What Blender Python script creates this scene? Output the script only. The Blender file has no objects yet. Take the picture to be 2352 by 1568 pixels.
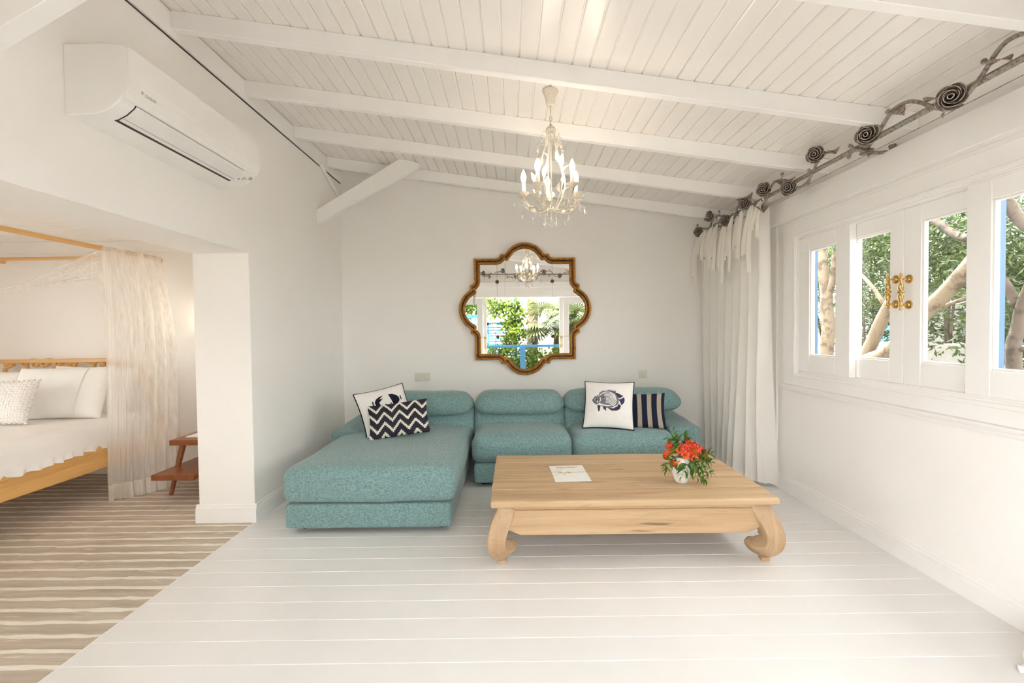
import bpy, bmesh, math, random
from mathutils import Vector, Matrix, noise
R = random.Random(7)
PI = math.pi
scene = bpy.context.scene
C = scene.collection

# ------------------------------------------------------------------ camera, world, sun, exposure
F, CX, CY, TH, RH, EYE = 1045.0, 1176.0, 784.0, math.atan(25 / 1045.0), 0.012, 1.4
_fw = Vector((0, math.cos(TH), -math.sin(TH))); _up = Vector((0, math.sin(TH), math.cos(TH))); _rt = Vector((1, 0, 0))
_cx = _rt * math.cos(RH) - _up * math.sin(RH); _cu = _rt * math.sin(RH) + _up * math.cos(RH)
cam_data = bpy.data.cameras.new('camera'); cam = bpy.data.objects.new('camera', cam_data); C.objects.link(cam)
cam_data.sensor_width = 36; cam_data.lens = F / 2352 * 36; cam_data.clip_start = 0.02; cam_data.clip_end = 200
m = Matrix((_cx, _cu, -_fw)).transposed().to_4x4(); m.translation = (0, 0, EYE); cam.matrix_world = m
scene.camera = cam

world = bpy.data.worlds.new('sky'); scene.world = world; world.use_nodes = True
bg = world.node_tree.nodes['Background']; bg.inputs[0].default_value = (1.0, 0.995, 1.04, 1); bg.inputs[1].default_value = 1.0

sun_d = bpy.data.lights.new('sun', 'SUN'); sun_d.energy = 2.2; sun_d.angle = math.radians(1.0); sun_d.color = (1.0, 0.93, 0.82)
sun = bpy.data.objects.new('sun', sun_d); C.objects.link(sun); sun.location = (0, 8, 12)
sun.rotation_euler = Vector((0.0, 0.57, 0.82)).to_track_quat('Z', 'Y').to_euler()

vs = scene.view_settings
vs.view_transform = 'Standard'; vs.look = 'None'; vs.gamma = 1.0; vs.use_curve_mapping = False; vs.exposure = 3.8
scene.cycles.use_denoising = True
scene.cycles.max_bounces = 14; scene.cycles.diffuse_bounces = 10; scene.cycles.glossy_bounces = 6
scene.cycles.transparent_max_bounces = 24; scene.cycles.transmission_bounces = 8
scene.cycles.sample_clamp_indirect = 8.0

def at(x, y, **k):
    """the point on the plane X=, Y= or Z= that the photograph shows at pixel (x, y)"""
    u = (x - CX) / F; v = (y - CY) / F
    d = _fw + _cx * u - _cu * v
    (ax, val), = k.items(); i = 'XYZ'.index(ax); o = Vector((0, 0, EYE))
    return o + d * ((val - o[i]) / d[i])

# ------------------------------------------------------------------ materials
def nt(name):
    mt = bpy.data.materials.new(name); mt.use_nodes = True
    t = mt.node_tree; return mt, t.nodes, t.links, t.nodes['Principled BSDF']
def rgb(c): return (c[0], c[1], c[2], 1)
def coords(N, L, scale=(1, 1, 1), kind='Object', rot=(0, 0, 0)):
    tc = N.new('ShaderNodeTexCoord'); mp = N.new('ShaderNodeMapping')
    mp.inputs['Scale'].default_value = scale; mp.inputs['Rotation'].default_value = rot
    L.new(tc.outputs[kind], mp.inputs[0]); return mp.outputs[0]
def noise_tex(N, L, vec, scale, detail=4, rough=.55, dist=0):
    n = N.new('ShaderNodeTexNoise'); n.inputs['Scale'].default_value = scale; n.inputs['Detail'].default_value = detail
    n.inputs['Roughness'].default_value = rough; n.inputs['Distortion'].default_value = dist
    L.new(vec, n.inputs['Vector']); return n.outputs['Fac']
def ramp(N, L, fac, stops):
    r = N.new('ShaderNodeValToRGB'); e = r.color_ramp.elements
    while len(e) < len(stops): e.new(0.5)
    for i, (p, c) in enumerate(stops): e[i].position = p; e[i].color = rgb(c) if len(c) == 3 else c
    L.new(fac, r.inputs[0]); return r.outputs[0]
def bump(N, L, h, B, strength=.2, dist=.002):
    b = N.new('ShaderNodeBump'); b.inputs['Strength'].default_value = strength; b.inputs['Distance'].default_value = dist
    L.new(h, b.inputs['Height']); L.new(b.outputs[0], B.inputs['Normal'])
def math_node(N, L, op, a, b=None, c=None):
    n = N.new('ShaderNodeMath'); n.operation = op
    for i, v in enumerate((a, b, c)):
        if v is None: continue
        if isinstance(v, (int, float)): n.inputs[i].default_value = v
        else: L.new(v, n.inputs[i])
    return n.outputs[0]
def mix(N, L, fac, a, b):
    n = N.new('ShaderNodeMix'); n.data_type = 'RGBA'
    for s, v in ((0, fac), (6, a), (7, b)):
        if isinstance(v, (int, float)): n.inputs[s].default_value = v
        elif isinstance(v, tuple): n.inputs[s].default_value = rgb(v)
        else: L.new(v, n.inputs[s])
    return n.outputs[2]

def plain(name, col, rough=.5, metal=0, var=.06, vs=3, bs=0, bscale=60, bdist=.001, spec=None, stretch=(1, 1, 1)):
    mt, N, L, B = nt(name)
    B.inputs['Roughness'].default_value = rough; B.inputs['Metallic'].default_value = metal
    if spec is not None: B.inputs['Specular IOR Level'].default_value = spec
    v = coords(N, L, stretch); f = noise_tex(N, L, v, vs)
    L.new(ramp(N, L, f, [(.3, tuple(max(0, c * (1 - var)) for c in col)), (.7, tuple(min(1, c * (1 + var)) for c in col))]), B.inputs['Base Color'])
    if bs: bump(N, L, noise_tex(N, L, v, bscale), B, bs, bdist)
    return mt
def wood(name, dark, mid, light, axis='X', scale=1, rough=.5, streak=.5, bs=.25):
    mt, N, L, B = nt(name); B.inputs['Roughness'].default_value = rough
    st = {'X': (.6, 9, 9), 'Y': (9, .6, 9), 'Z': (9, 9, .6)}[axis]
    v = coords(N, L, tuple(s * scale for s in st))
    f = noise_tex(N, L, v, 1.6, 6, .62, .6); g = noise_tex(N, L, v, 9, 5, .7)
    big = noise_tex(N, L, coords(N, L, (1.3, 1.3, 1.3)), 1.5, 3)
    c = ramp(N, L, f, [(.25, dark), (.5, mid), (.78, light)])
    c2 = mix(N, L, ramp(N, L, g, [(.42, (0, 0, 0)), (.75, (streak,) * 3)]), c, light)
    c3 = mix(N, L, ramp(N, L, big, [(.35, (0, 0, 0)), (.75, (.45,) * 3)]), c2, mid)
    crk = noise_tex(N, L, coords(N, L, tuple(s * scale * 2.2 for s in st)), 2.2, 2, .5, .3)
    c4 = mix(N, L, ramp(N, L, crk, [(.26, (.75,) * 3), (.33, (0, 0, 0))]), c3, tuple(x * .45 for x in dark))
    L.new(c4, B.inputs['Base Color']); bump(N, L, f, B, bs, .003)
    return mt
def fabric(name, a, b, scale=230, rough=.95, flecks=None):
    mt, N, L, B = nt(name); B.inputs['Roughness'].default_value = rough
    B.inputs['Specular IOR Level'].default_value = .15; B.inputs['Sheen Weight'].default_value = .25
    f1 = noise_tex(N, L, coords(N, L, (scale, scale * .28, scale * .5)), 1, 2, .6)
    f2 = noise_tex(N, L, coords(N, L, (scale * .3, scale, scale)), 1, 2, .6)
    s = math_node(N, L, 'ADD', math_node(N, L, 'MULTIPLY', f1, .5), math_node(N, L, 'MULTIPLY', f2, .5))
    c = ramp(N, L, s, [(.40, a), (.58, b)])
    if flecks:
        c = mix(N, L, ramp(N, L, noise_tex(N, L, coords(N, L, (scale * .5, scale * .5, scale)), 1, 2), [(.56, (0, 0, 0)), (.68, (.55,) * 3)]), c, flecks)
    L.new(c, B.inputs['Base Color']); bump(N, L, s, B, .35, .0015)
    return mt
def glow(name, col, strength):
    mt, N, L, B = nt(name); B.inputs['Base Color'].default_value = rgb(col)
    B.inputs['Emission Color'].default_value = rgb(col); B.inputs['Emission Strength'].default_value = strength; return mt
def thin_glass(name, tint=(.95, .97, .96), refl=1.5):
    mt, N, L, B = nt(name); out = N['Material Output']
    tr = N.new('ShaderNodeBsdfTransparent'); tr.inputs[0].default_value = rgb(tint)
    gl = N.new('ShaderNodeBsdfGlossy'); gl.inputs['Roughness'].default_value = .0
    fr = N.new('ShaderNodeFresnel'); fr.inputs[0].default_value = refl
    ge = N.new('ShaderNodeNewGeometry')                            # reflect at the front face of the pane only
    f = math_node(N, L, 'MULTIPLY', fr.outputs[0], math_node(N, L, 'SUBTRACT', 1.0, ge.outputs['Backfacing']))
    mx = N.new('ShaderNodeMixShader'); L.new(f, mx.inputs[0]); L.new(tr.outputs[0], mx.inputs[1]); L.new(gl.outputs[0], mx.inputs[2])
    L.new(mx.outputs[0], out.inputs[0]); return mt
def cloth_thin(name, col, see=.0, transl=.4, streak=0, streak_scale=(40, 40, .8)):
    """thin cloth: diffuse + translucent, and see-through between its threads"""
    mt, N, L, B = nt(name); out = N['Material Output']
    d = N.new('ShaderNodeBsdfDiffuse'); d.inputs[0].default_value = rgb(col)
    t = N.new('ShaderNodeBsdfTranslucent'); t.inputs[0].default_value = rgb(col)
    m1 = N.new('ShaderNodeMixShader'); m1.inputs[0].default_value = transl
    L.new(d.outputs[0], m1.inputs[1]); L.new(t.outputs[0], m1.inputs[2]); last = m1.outputs[0]
    if see > 0:
        tp = N.new('ShaderNodeBsdfTransparent'); m2 = N.new('ShaderNodeMixShader')
        f = noise_tex(N, L, coords(N, L, streak_scale), 1, 3)
        fac = ramp(N, L, f, [(.3, (max(0, see - streak),) * 3), (.7, (min(1, see + streak),) * 3)])
        L.new(fac, m2.inputs[0]); L.new(last, m2.inputs[1]); L.new(tp.outputs[0], m2.inputs[2]); last = m2.outputs[0]
    L.new(last, out.inputs[0]); return mt
def leaf_mat(name, a, b, c=None, vs=2.5):
    mt, N, L, B = nt(name); B.inputs['Roughness'].default_value = .42
    f = noise_tex(N, L, coords(N, L, (1, 1, 1)), vs, 3)
    g = noise_tex(N, L, coords(N, L, (1, 1, 1)), 37, 2)
    col = ramp(N, L, math_node(N, L, 'ADD', math_node(N, L, 'MULTIPLY', f, .5), math_node(N, L, 'MULTIPLY', g, .5)), [(.38, a), (.6, b)] + ([(.72, c)] if c else []))
    L.new(col, B.inputs['Base Color'])
    t = N.new('ShaderNodeBsdfTranslucent'); L.new(col, t.inputs[0]); mx = N.new('ShaderNodeMixShader'); mx.inputs[0].default_value = .35
    L.new(B.outputs[0], mx.inputs[1]); L.new(t.outputs[0], mx.inputs[2]); L.new(mx.outputs[0], N['Material Output'].inputs[0]); return mt

M = {}
M['wall'] = plain('wall_paint', (.93, .907, .884), .6, var=.015, vs=1.5, bs=.15, bscale=90, bdist=.0006)
M['ceil'] = plain('ceiling_gloss_paint', (.915, .897, .878), .28, var=.015, vs=4, bs=.08, bscale=30, bdist=.0008)
M['board'] = plain('ceiling_board_paint', (.865, .825, .788), .27, var=.015, vs=4, bs=.08, bscale=30, bdist=.0008)
M['joinery'] = plain('white_joinery_paint', (.92, .907, .892), .4, var=.012, vs=4)
M['floor'] = plain('white_floor_paint', (.80, .79, .782), .33, var=.035, vs=1.7, bs=.06, bscale=14, bdist=.001)
M['joint'] = plain('joint_highlight_white', (.93, .915, .89), .5, var=.01)  # whiter than the planks: edge highlights put into the joint colour
M['deck_joint'] = plain('cream_deck_joint', (.84, .79, .72), .7, var=.08, vs=12, stretch=(1, 6, 1))
M['dark_gap'] = plain('dark_gap', (.05, .04, .035), .8)
def decking():
    mt, N, L, B = nt('weathered_grooved_decking'); B.inputs['Roughness'].default_value = .75
    v = coords(N, L, (1.2, 16, 1)); f = noise_tex(N, L, v, 1.4, 6, .65, .4)
    big = noise_tex(N, L, coords(N, L, (1, 2.2, 1)), 1.3, 3)
    c = ramp(N, L, f, [(.28, (.40, .315, .235)), (.5, (.55, .46, .365)), (.74, (.68, .60, .505))])
    c = mix(N, L, ramp(N, L, big, [(.4, (0, 0, 0)), (.7, (.5,) * 3)]), c, (.52, .465, .395))
    w = noise_tex(N, L, coords(N, L, (3.2, 34, 1)), 1.5, 5, .7, .5)
    c = mix(N, L, ramp(N, L, w, [(.60, (0, 0, 0)), (.66, (.8,) * 3)]), c, (.80, .74, .65))
    L.new(c, B.inputs['Base Color'])
    wv = N.new('ShaderNodeTexWave'); wv.bands_direction = 'Y'; wv.inputs['Scale'].default_value = 45; L.new(coords(N, L), wv.inputs[0])
    bump(N, L, wv.outputs['Fac'], B, .35, .0015); return mt
M['deck'] = decking()
M['teak'] = wood('bleached_teak', (.33, .19, .095), (.54, .36, .20), (.68, .51, .335), 'X', .9, .55, .42)
M['teak_leg'] = wood('bleached_teak_leg', (.33, .20, .11), (.50, .335, .195), (.60, .44, .29), 'Z', .8, .55, .35)
M['pine'] = wood('honey_pine', (.62, .33, .10), (.74, .43, .15), (.80, .52, .21), 'Y', .7, .35, .3, .1)
M['pine_x'] = wood('honey_pine_rail', (.66, .36, .12), (.78, .46, .17), (.84, .55, .24), 'X', .7, .35, .3, .1)
M['walnut'] = wood('red_brown_wood', (.16, .05, .018), (.27, .085, .03), (.36, .135, .05), 'Y', 1.0, .35, .3, .1)
M['teal'] = fabric('teal_woven_fabric', (.125, .225, .23), (.25, .395, .40), 190, flecks=(.31, .30, .28))
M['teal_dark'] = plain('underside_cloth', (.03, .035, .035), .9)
M['white_cotton'] = plain('white_cotton', (.85, .83, .81), .9, var=.02, vs=20, bs=.25, bscale=25, bdist=.004, spec=.1)
M['bedding'] = plain('white_bed_linen', (.88, .86, .83), .9, var=.015, vs=10, bs=.3, bscale=14, bdist=.005, spec=.1)
M['navy'] = plain('navy_cloth', (.018, .018, .035), .9, spec=.1)
M['ink'] = plain('ink_blue_print', (.055, .055, .105), .9, spec=.1)
M['ink_grey'] = plain('ink_grey_print', (.20, .195, .22), .9, spec=.1)
M['curtain'] = cloth_thin('ivory_curtain_cloth', (.93, .91, .875), 0, .25)
M['ribbon'] = cloth_thin('ivory_ribbon_cloth', (.93, .89, .83), 0, .2)
M['tulle'] = cloth_thin('sheer_net', (.98, .96, .93), .55, .5, .05, (45, 45, .6))
M['tulle_hem'] = cloth_thin('net_hem', (.92, .88, .81), .2, .4, .05)
M['ac'] = plain('white_plastic', (.88, .86, .83), .3, var=.005)
M['ac_grey'] = plain('grey_print', (.48, .47, .46), .5)
M['ac_vane'] = plain('white_vane_plastic', (.83, .81, .79), .35, var=.005)
M['brass'] = plain('polished_brass', (.62, .39, .12), .2, 1, var=.12, vs=30)
M['brass_dark'] = plain('tarnished_brass', (.16, .10, .035), .3, 1)
def patina(name, a, b, sc=60, rough=.6, metal=.0, thr=(.48, .6)):
    mt, N, L, B = nt(name); B.inputs['Roughness'].default_value = rough; B.inputs['Metallic'].default_value = metal
    f = noise_tex(N, L, coords(N, L), sc, 5, .7); L.new(ramp(N, L, f, [(thr[0], a), (thr[1], b)]), B.inputs['Base Color']); bump(N, L, f, B, .3, .001); return mt
M['iron'] = patina('grey_patina_iron', (.34, .31, .265), (.155, .115, .09))
M['iron_light'] = patina('light_grey_petal_edge', (.50, .47, .41), (.28, .23, .19), 70)  # lighter tone for the petal rims against the dark petals
M['iron_rust'] = patina('rusty_leaf_iron', (.40, .385, .345), (.23, .085, .055), 120, .6, 0, (.47, .56))
M['iron_dark'] = patina('dark_rose_iron', (.17, .12, .095), (.06, .03, .024), 60, .5, 0, (.45, .62))
M['chand'] = patina('distressed_cream_iron', (.72, .66, .56), (.33, .26, .18), 110, .55, 0, (.58, .68))
M['sleeve'] = plain('cream_candle_sleeve', (.85, .82, .76), .5)
M['bulb'] = glow('lit_bulb', (1.0, .87, .70), 5.5)
M['sconce_glow'] = glow('lit_sconce', (1.0, .84, .62), 5)
def crystal():
    mt, N, L, B = nt('cut_crystal'); B.inputs['Base Color'].default_value = (1, .98, .95, 1); B.inputs['Roughness'].default_value = .02
    B.inputs['Transmission Weight'].default_value = .85; B.inputs['IOR'].default_value = 1.5; return mt
M['crystal'] = crystal()
M['gold'] = patina('antique_gold', (.56, .27, .055), (.27, .105, .022), 22, .42, .55, (.40, .66))
M['gold_dark'] = patina('dark_antiqued_groove', (.10, .045, .014), (.22, .10, .03), 30, .5, .4)
def mirror():
    mt, N, L, B = nt('silvered_mirror'); B.inputs['Base Color'].default_value = (.93, .94, .92, 1); B.inputs['Metallic'].default_value = 1; B.inputs['Roughness'].default_value = 0.0; return mt
M['mirror'] = mirror()
M['glass'] = thin_glass('window_glass', (.90, .92, .89), 1.45)
M['china'] = plain('white_glazed_china', (.86, .84, .82), .12, var=.01)
M['paper'] = plain('white_card', (.90, .88, .85), .6, var=.01)
M['twine'] = plain('gold_twine', (.52, .38, .13), .5)
M['pencil'] = plain('grey_ink', (.22, .21, .2), .7)
M['switch'] = plain('cream_switch_plastic', (.78, .74, .67), .35, var=.01)
M['blue'] = plain('blue_paint', (.022, .105, .20), .45, var=.12)
M['post_blue'] = plain('shaded_blue_paint', (.02, .075, .15), .45, var=.12)  # darker copy of the blue, with shade put into the colour
M['sky_blue'] = plain('bright_blue_paint', (.03, .21, .40), .45, var=.12)
M['bark'] = patina('pale_bark', (.19, .145, .10), (.085, .06, .04), 9, .9)
M['bark_dark'] = patina('dark_bark', (.075, .055, .04), (.03, .022, .016), 9, .9)
M['palm_bark'] = patina('palm_bark', (.15, .11, .08), (.08, .055, .036), 12, .9)
M['leaf_a'] = leaf_mat('oleander_leaf', (.02, .034, .009), (.07, .10, .027), (.20, .23, .09))
M['leaf_b'] = leaf_mat('vine_leaf', (.05, .10, .006), (.15, .22, .02), (.32, .38, .06))
M['leaf_palm'] = leaf_mat('palm_leaf', (.05, .065, .02), (.13, .15, .055), (.24, .255, .12))
M['leaf_vase'] = leaf_mat('bouquet_leaf', (.045, .12, .012), (.14, .28, .03), (.27, .42, .06), 14)
M['stem'] = plain('green_stem', (.14, .26, .05), .5)
M['petal'] = plain('scarlet_petal', (.62, .025, .025), .5, var=.3, vs=40)
M['petal_c'] = plain('coral_petal', (.78, .10, .03), .5, var=.3, vs=40)
M['petal_o'] = plain('orange_petal', (.80, .19, .012), .5, var=.25, vs=40)
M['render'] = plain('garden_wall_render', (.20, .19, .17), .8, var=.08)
M['ground'] = plain('garden_soil_paving', (.10, .085, .065), .9, var=.3, vs=2, bs=.3, bscale=8, bdist=.02)
M['terrace'] = plain('pale_terrace_stone', (.50, .46, .40), .8, var=.1)
M['black'] = plain('black_plastic', (.012, .012, .014), .3)
def chevron():
    mt, N, L, B = nt('chevron_weave'); B.inputs['Roughness'].default_value = .95; B.inputs['Specular IOR Level'].default_value = .1
    tc = N.new('ShaderNodeTexCoord'); sp = N.new('ShaderNodeSeparateXYZ'); L.new(tc.outputs['UV'], sp.inputs[0])
    q = .012                                                      # stair step of the weave, metres
    x = math_node(N, L, 'MULTIPLY', math_node(N, L, 'FLOOR', math_node(N, L, 'DIVIDE', sp.outputs[0], q)), q)
    zig = math_node(N, L, 'PINGPONG', math_node(N, L, 'ADD', x, 10.0), .070)
    t = math_node(N, L, 'ADD', math_node(N, L, 'SUBTRACT', sp.outputs[1], math_node(N, L, 'MULTIPLY', zig, 1.15)), 10.0)
    mod = math_node(N, L, 'MODULO', t, .094)
    c = ramp(N, L, math_node(N, L, 'LESS_THAN', mod, .030), [(.0, (.035, .033, .05)), (1.0, (.80, .77, .66))])
    L.new(c, B.inputs['Base Color']); bump(N, L, noise_tex(N, L, coords(N, L), 200, 2), B, .3, .001); return mt
M['chevron'] = chevron()
def stripes():
    mt, N, L, B = nt('navy_and_sand_stripe'); B.inputs['Roughness'].default_value = .95; B.inputs['Specular IOR Level'].default_value = .1
    tc = N.new('ShaderNodeTexCoord'); sp = N.new('ShaderNodeSeparateXYZ'); L.new(tc.outputs['UV'], sp.inputs[0])
    mod = math_node(N, L, 'MODULO', math_node(N, L, 'ADD', sp.outputs[0], 10.029), .094)
    w = noise_tex(N, L, coords(N, L, (1, 1, 1)), 330, 2)
    sand = ramp(N, L, w, [(.4, (.30, .25, .19)), (.6, (.47, .41, .33))])
    L.new(mix(N, L, math_node(N, L, 'LESS_THAN', mod, .042), (.016, .021, .042), sand), B.inputs['Base Color']); return mt
M['stripes'] = stripes()
def knit():
    mt, N, L, B = nt('white_knit'); B.inputs['Roughness'].default_value = .95; B.inputs['Base Color'].default_value = (.86, .83, .80, 1)
    vo = N.new('ShaderNodeTexVoronoi'); vo.inputs['Scale'].default_value = 48; vo.inputs['Randomness'].default_value = .35; L.new(coords(N, L, (1, 1, 1)), vo.inputs[0])
    inv = math_node(N, L, 'SUBTRACT', 1.0, vo.outputs['Distance']); bump(N, L, inv, B, .9, .012); return mt
M['knit'] = knit()
def bedspread_mat():
    mt, N, L, B = nt('white_crinkled_bedspread'); B.inputs['Roughness'].default_value = .95; B.inputs['Base Color'].default_value = (.87, .84, .815, 1); B.inputs['Specular IOR Level'].default_value = .1
    bump(N, L, noise_tex(N, L, coords(N, L, (8, 8, 90)), 1, 3), B, .4, .004); return mt
M['spread'] = bedspread_mat()

# ------------------------------------------------------------------ mesh building
class G:
    def __init__(s): s.v = []; s.f = []; s.uv = None
    def add(s, vs, fs):
        o = len(s.v); s.v += [tuple(p) for p in vs]; s.f += [tuple(i + o for i in f) for f in fs]; return s
    def box(s, x0, x1, y0, y1, z0, z1):
        return s.add([(x, y, z) for z in (z0, z1) for y in (y0, y1) for x in (x0, x1)],
                     [(0, 2, 3, 1), (4, 5, 7, 6), (0, 1, 5, 4), (2, 6, 7, 3), (0, 4, 6, 2), (1, 3, 7, 5)])
    def prism(s, poly, lo, hi, axis='Y'):
        """polygon in the two other axes, pushed along axis from lo to hi"""
        def p(a, b, t): return {'X': (t, a, b), 'Y': (a, t, b), 'Z': (a, b, t)}[axis]
        n = len(poly); vs = [p(a, b, lo) for a, b in poly] + [p(a, b, hi) for a, b in poly]
        return s.add(vs, [tuple(range(n))[::-1], tuple(range(n, 2 * n))] + [(i, (i + 1) % n, n + (i + 1) % n, n + i) for i in range(n)])
    def tube(s, pts, r, n=8, closed=False, flat=1.0, up=None, caps=True):
        pts = [Vector(p) for p in pts]; k = len(pts); rr = r if isinstance(r, (list, tuple)) else [r] * k
        vs = []; nrm = None
        for i, p in enumerate(pts):
            a = pts[(i - 1) % k] if (closed or i > 0) else p; b = pts[(i + 1) % k] if (closed or i < k - 1) else p
            t = (b - a); t = t.normalized() if t.length > 1e-9 else Vector((0, 0, 1))
            if nrm is None:
                u = Vector(up) if up else (Vector((0, 0, 1)) if abs(t.z) < .9 else Vector((1, 0, 0)))
                nrm = (u - t * u.dot(t)).normalized()
            else:
                nrm = (nrm - t * nrm.dot(t)); nrm = nrm.normalized() if nrm.length > 1e-6 else t.orthogonal().normalized()
            bn = t.cross(nrm)
            for j in range(n):
                a_ = 2 * PI * j / n
                vs.append(p + nrm * (math.cos(a_) * rr[i]) + bn * (math.sin(a_) * rr[i] * flat))
        fs = []
        for i in range(k if closed else k - 1):
            for j in range(n):
                i2 = (i + 1) % k; fs.append((i * n + j, i * n + (j + 1) % n, i2 * n + (j + 1) % n, i2 * n + j))
        if not closed and caps: fs += [tuple(range(n))[::-1], tuple(range((k - 1) * n, k * n))]
        return s.add(vs, fs)
    def lathe(s, prof, n=20, mat=None):
        mat = mat or Matrix.Identity(4); vs = []; fs = []
        for r, z in prof:
            for j in range(n):
                a = 2 * PI * j / n; vs.append(mat @ Vector((r * math.cos(a), r * math.sin(a), z)))
        for i in range(len(prof) - 1):
            for j in range(n): fs.append((i * n + j, i * n + (j + 1) % n, (i + 1) * n + (j + 1) % n, (i + 1) * n + j))
        fs += [tuple(range(n))[::-1], tuple(range((len(prof) - 1) * n, len(prof) * n))]
        return s.add(vs, fs)
    def ball(s, c, r, n=10, sq=(1, 1, 1)):
        k = n // 2 + 1
        prof = [(max(1e-5, math.sin(PI * i / k)) * r, -math.cos(PI * i / k) * r) for i in range(k + 1)]
        return s.lathe(prof, n, Matrix.Translation(c) @ Matrix.Diagonal((*sq, 1)))
    def grid(s, fn, nu, nv, closed_u=False):
        vs = [fn(i / (nu if closed_u else nu), j / nv) for j in range(nv + 1) for i in range(nu + (0 if closed_u else 1))]
        w = nu if closed_u else nu + 1
        fs = [(j * w + i, j * w + (i + 1) % w, (j + 1) * w + (i + 1) % w, (j + 1) * w + i) for j in range(nv) for i in range(nu)]
        return s.add(vs, fs)
    def rbox(s, x0, x1, y0, y1, z0, z1, r, seg=4, inner=6, fn=None):
        """box with rounded edges, optionally deformed by fn(point, u, v, w) with u, v, w in -1..1"""
        h = ((x1 - x0) / 2, (y1 - y0) / 2, (z1 - z0) / 2); c = Vector(((x0 + x1) / 2, (y0 + y1) / 2, (z0 + z1) / 2))
        def ticks(hh):
            rr = min(r, hh * .98)
            a = [-hh + rr * (1 - math.cos(PI / 2 * i / seg)) * 1.0 for i in range(seg)]
            mid = [-(hh - rr) + 2 * (hh - rr) * i / inner for i in range(inner + 1)]
            return a + mid + [-q for q in a[::-1]]
        T = [ticks(q) for q in h]
        def put(p):
            core = [max(-(h[i] - min(r, h[i] * .98)), min(h[i] - min(r, h[i] * .98), p[i])) for i in range(3)]
            d = Vector([p[i] - core[i] for i in range(3)])
            q = Vector(core)
            if d.length > 1e-9: q += Vector([d.normalized()[i] * min(r, h[i] * .98) for i in range(3)])
            w = [q[i] / h[i] for i in range(3)]
            q = q + c
            return fn(q, *w) if fn else q
        idx = {}; vs = []; fs = []
        def vid(p):
            k = tuple(round(a, 6) for a in p)
            if k not in idx: idx[k] = len(vs); vs.append(put(p))
            return idx[k]
        for ax in range(3):
            b, d = [(1, 2), (2, 0), (0, 1)][ax]
            for sg in (-1, 1):
                for i in range(len(T[b]) - 1):
                    for j in range(len(T[d]) - 1):
                        q = []
                        for (ii, jj) in ((i, j), (i + 1, j), (i + 1, j + 1), (i, j + 1)):
                            p = [0, 0, 0]; p[ax] = sg * h[ax]; p[b] = T[b][ii]; p[d] = T[d][jj]; q.append(vid(p))
                        fs.append(tuple(q) if sg > 0 else tuple(q[::-1]))
        return s.add(vs, fs)
    def mesh(s, name, smooth=False, bevel=0, bseg=1):
        me = bpy.data.meshes.new(name); me.from_pydata(s.v, [], s.f)
        if bevel:
            bm = bmesh.new(); bm.from_mesh(me)
            ed = [e for e in bm.edges if len(e.link_faces) == 2 and e.calc_face_angle(0) > .5]
            bmesh.ops.bevel(bm, geom=ed, offset=bevel, segments=bseg, affect='EDGES', profile=.5); bm.to_mesh(me); bm.free()
        if smooth: me.polygons.foreach_set('use_smooth', [True] * len(me.polygons))
        me.update(); return me

def wm(o):
    if o is None: return Matrix.Identity(4)
    b = Matrix.LocRotScale(o.location, o.rotation_euler, o.scale)
    return wm(o.parent) @ o.matrix_parent_inverse @ b if o.parent else b
def attach(o, p):
    o.parent = p; o.matrix_parent_inverse = wm(p).inverted(); return o
def put(name, me, mat=None, parent=None, mtx=None, kind=None):
    o = bpy.data.objects.new(name, me); C.objects.link(o)
    if mat is not None and not len(me.materials): me.materials.append(M[mat])
    if mtx is not None: o.location, q, o.scale = mtx.decompose(); o.rotation_euler = q.to_euler()
    if parent is not None: attach(o, parent)
    if kind: o['kind'] = kind
    return o
def obj(name, g, mat, parent=None, smooth=False, bevel=0, bseg=1, kind=None, mtx=None):
    return put(name, g.mesh(name, smooth, bevel, bseg), mat, parent, mtx, kind)
def thing(name, label, cat, loc=(0, 0, 0), group=None):
    o = bpy.data.objects.new(name, None); C.objects.link(o); o.location = loc; o.empty_display_size = .1
    return tag(o, label, cat, group)
def tag(o, label, cat, group=None):
    o['label'] = label; o['category'] = cat
    if group: o['group'] = group
    return o
def struct(o, label=None):
    o['kind'] = 'structure'
    if label: o['label'] = label
    return o
def copy_tree(o, mtx=None, parent=None):
    c = o.copy(); C.objects.link(c)
    if parent is not None: c.parent = parent; c.matrix_parent_inverse = o.matrix_parent_inverse.copy()
    if mtx is not None: c.location, q, c.scale = mtx.decompose(); c.rotation_euler = q.to_euler()
    for ch in list(o.children): copy_tree(ch, None, c)
    return c
def frame_mtx(c, right, up):
    r = Vector(right).normalized(); u = Vector(up); u = (u - r * u.dot(r)).normalized(); w = r.cross(u)
    mm = Matrix((r, u, w)).transposed().to_4x4(); mm.translation = c; return mm
def smooth_path(pts, n=6, closed=False):
    pts = [Vector(p) for p in pts]; out = []; k = len(pts)
    for i in range(k if closed else k - 1):
        g = lambda j: pts[j % k] if closed else pts[max(0, min(k - 1, j))]
        p0, p1, p2, p3 = g(i - 1), g(i), g(i + 1), g(i + 2)
        for t in range(n):
            t /= n
            out.append(.5 * ((2 * p1) + (p2 - p0) * t + (2 * p0 - 5 * p1 + 4 * p2 - p3) * t * t + (3 * p1 - p0 - 3 * p2 + p3) * t ** 3))
    if not closed: out.append(pts[-1])
    return out
# ------------------------------------------------------------------ the room
LX, RX, BY, FY = -1.93, 2.33, 5.2, -0.45
BLX, BBY, BFY, BCZ = -5.6, 4.6, 0.3, 2.345       # bedroom: left wall, back wall, near wall, ceiling height
WX = -2.345                                       # bedroom side of the thick wall
JY, LZ = 3.36, 1.995                              # far jamb and lintel of the wide opening
def zc(x): return 3.239 - .146 * (x - LX)         # underside of the sloping ceiling boards

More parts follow.
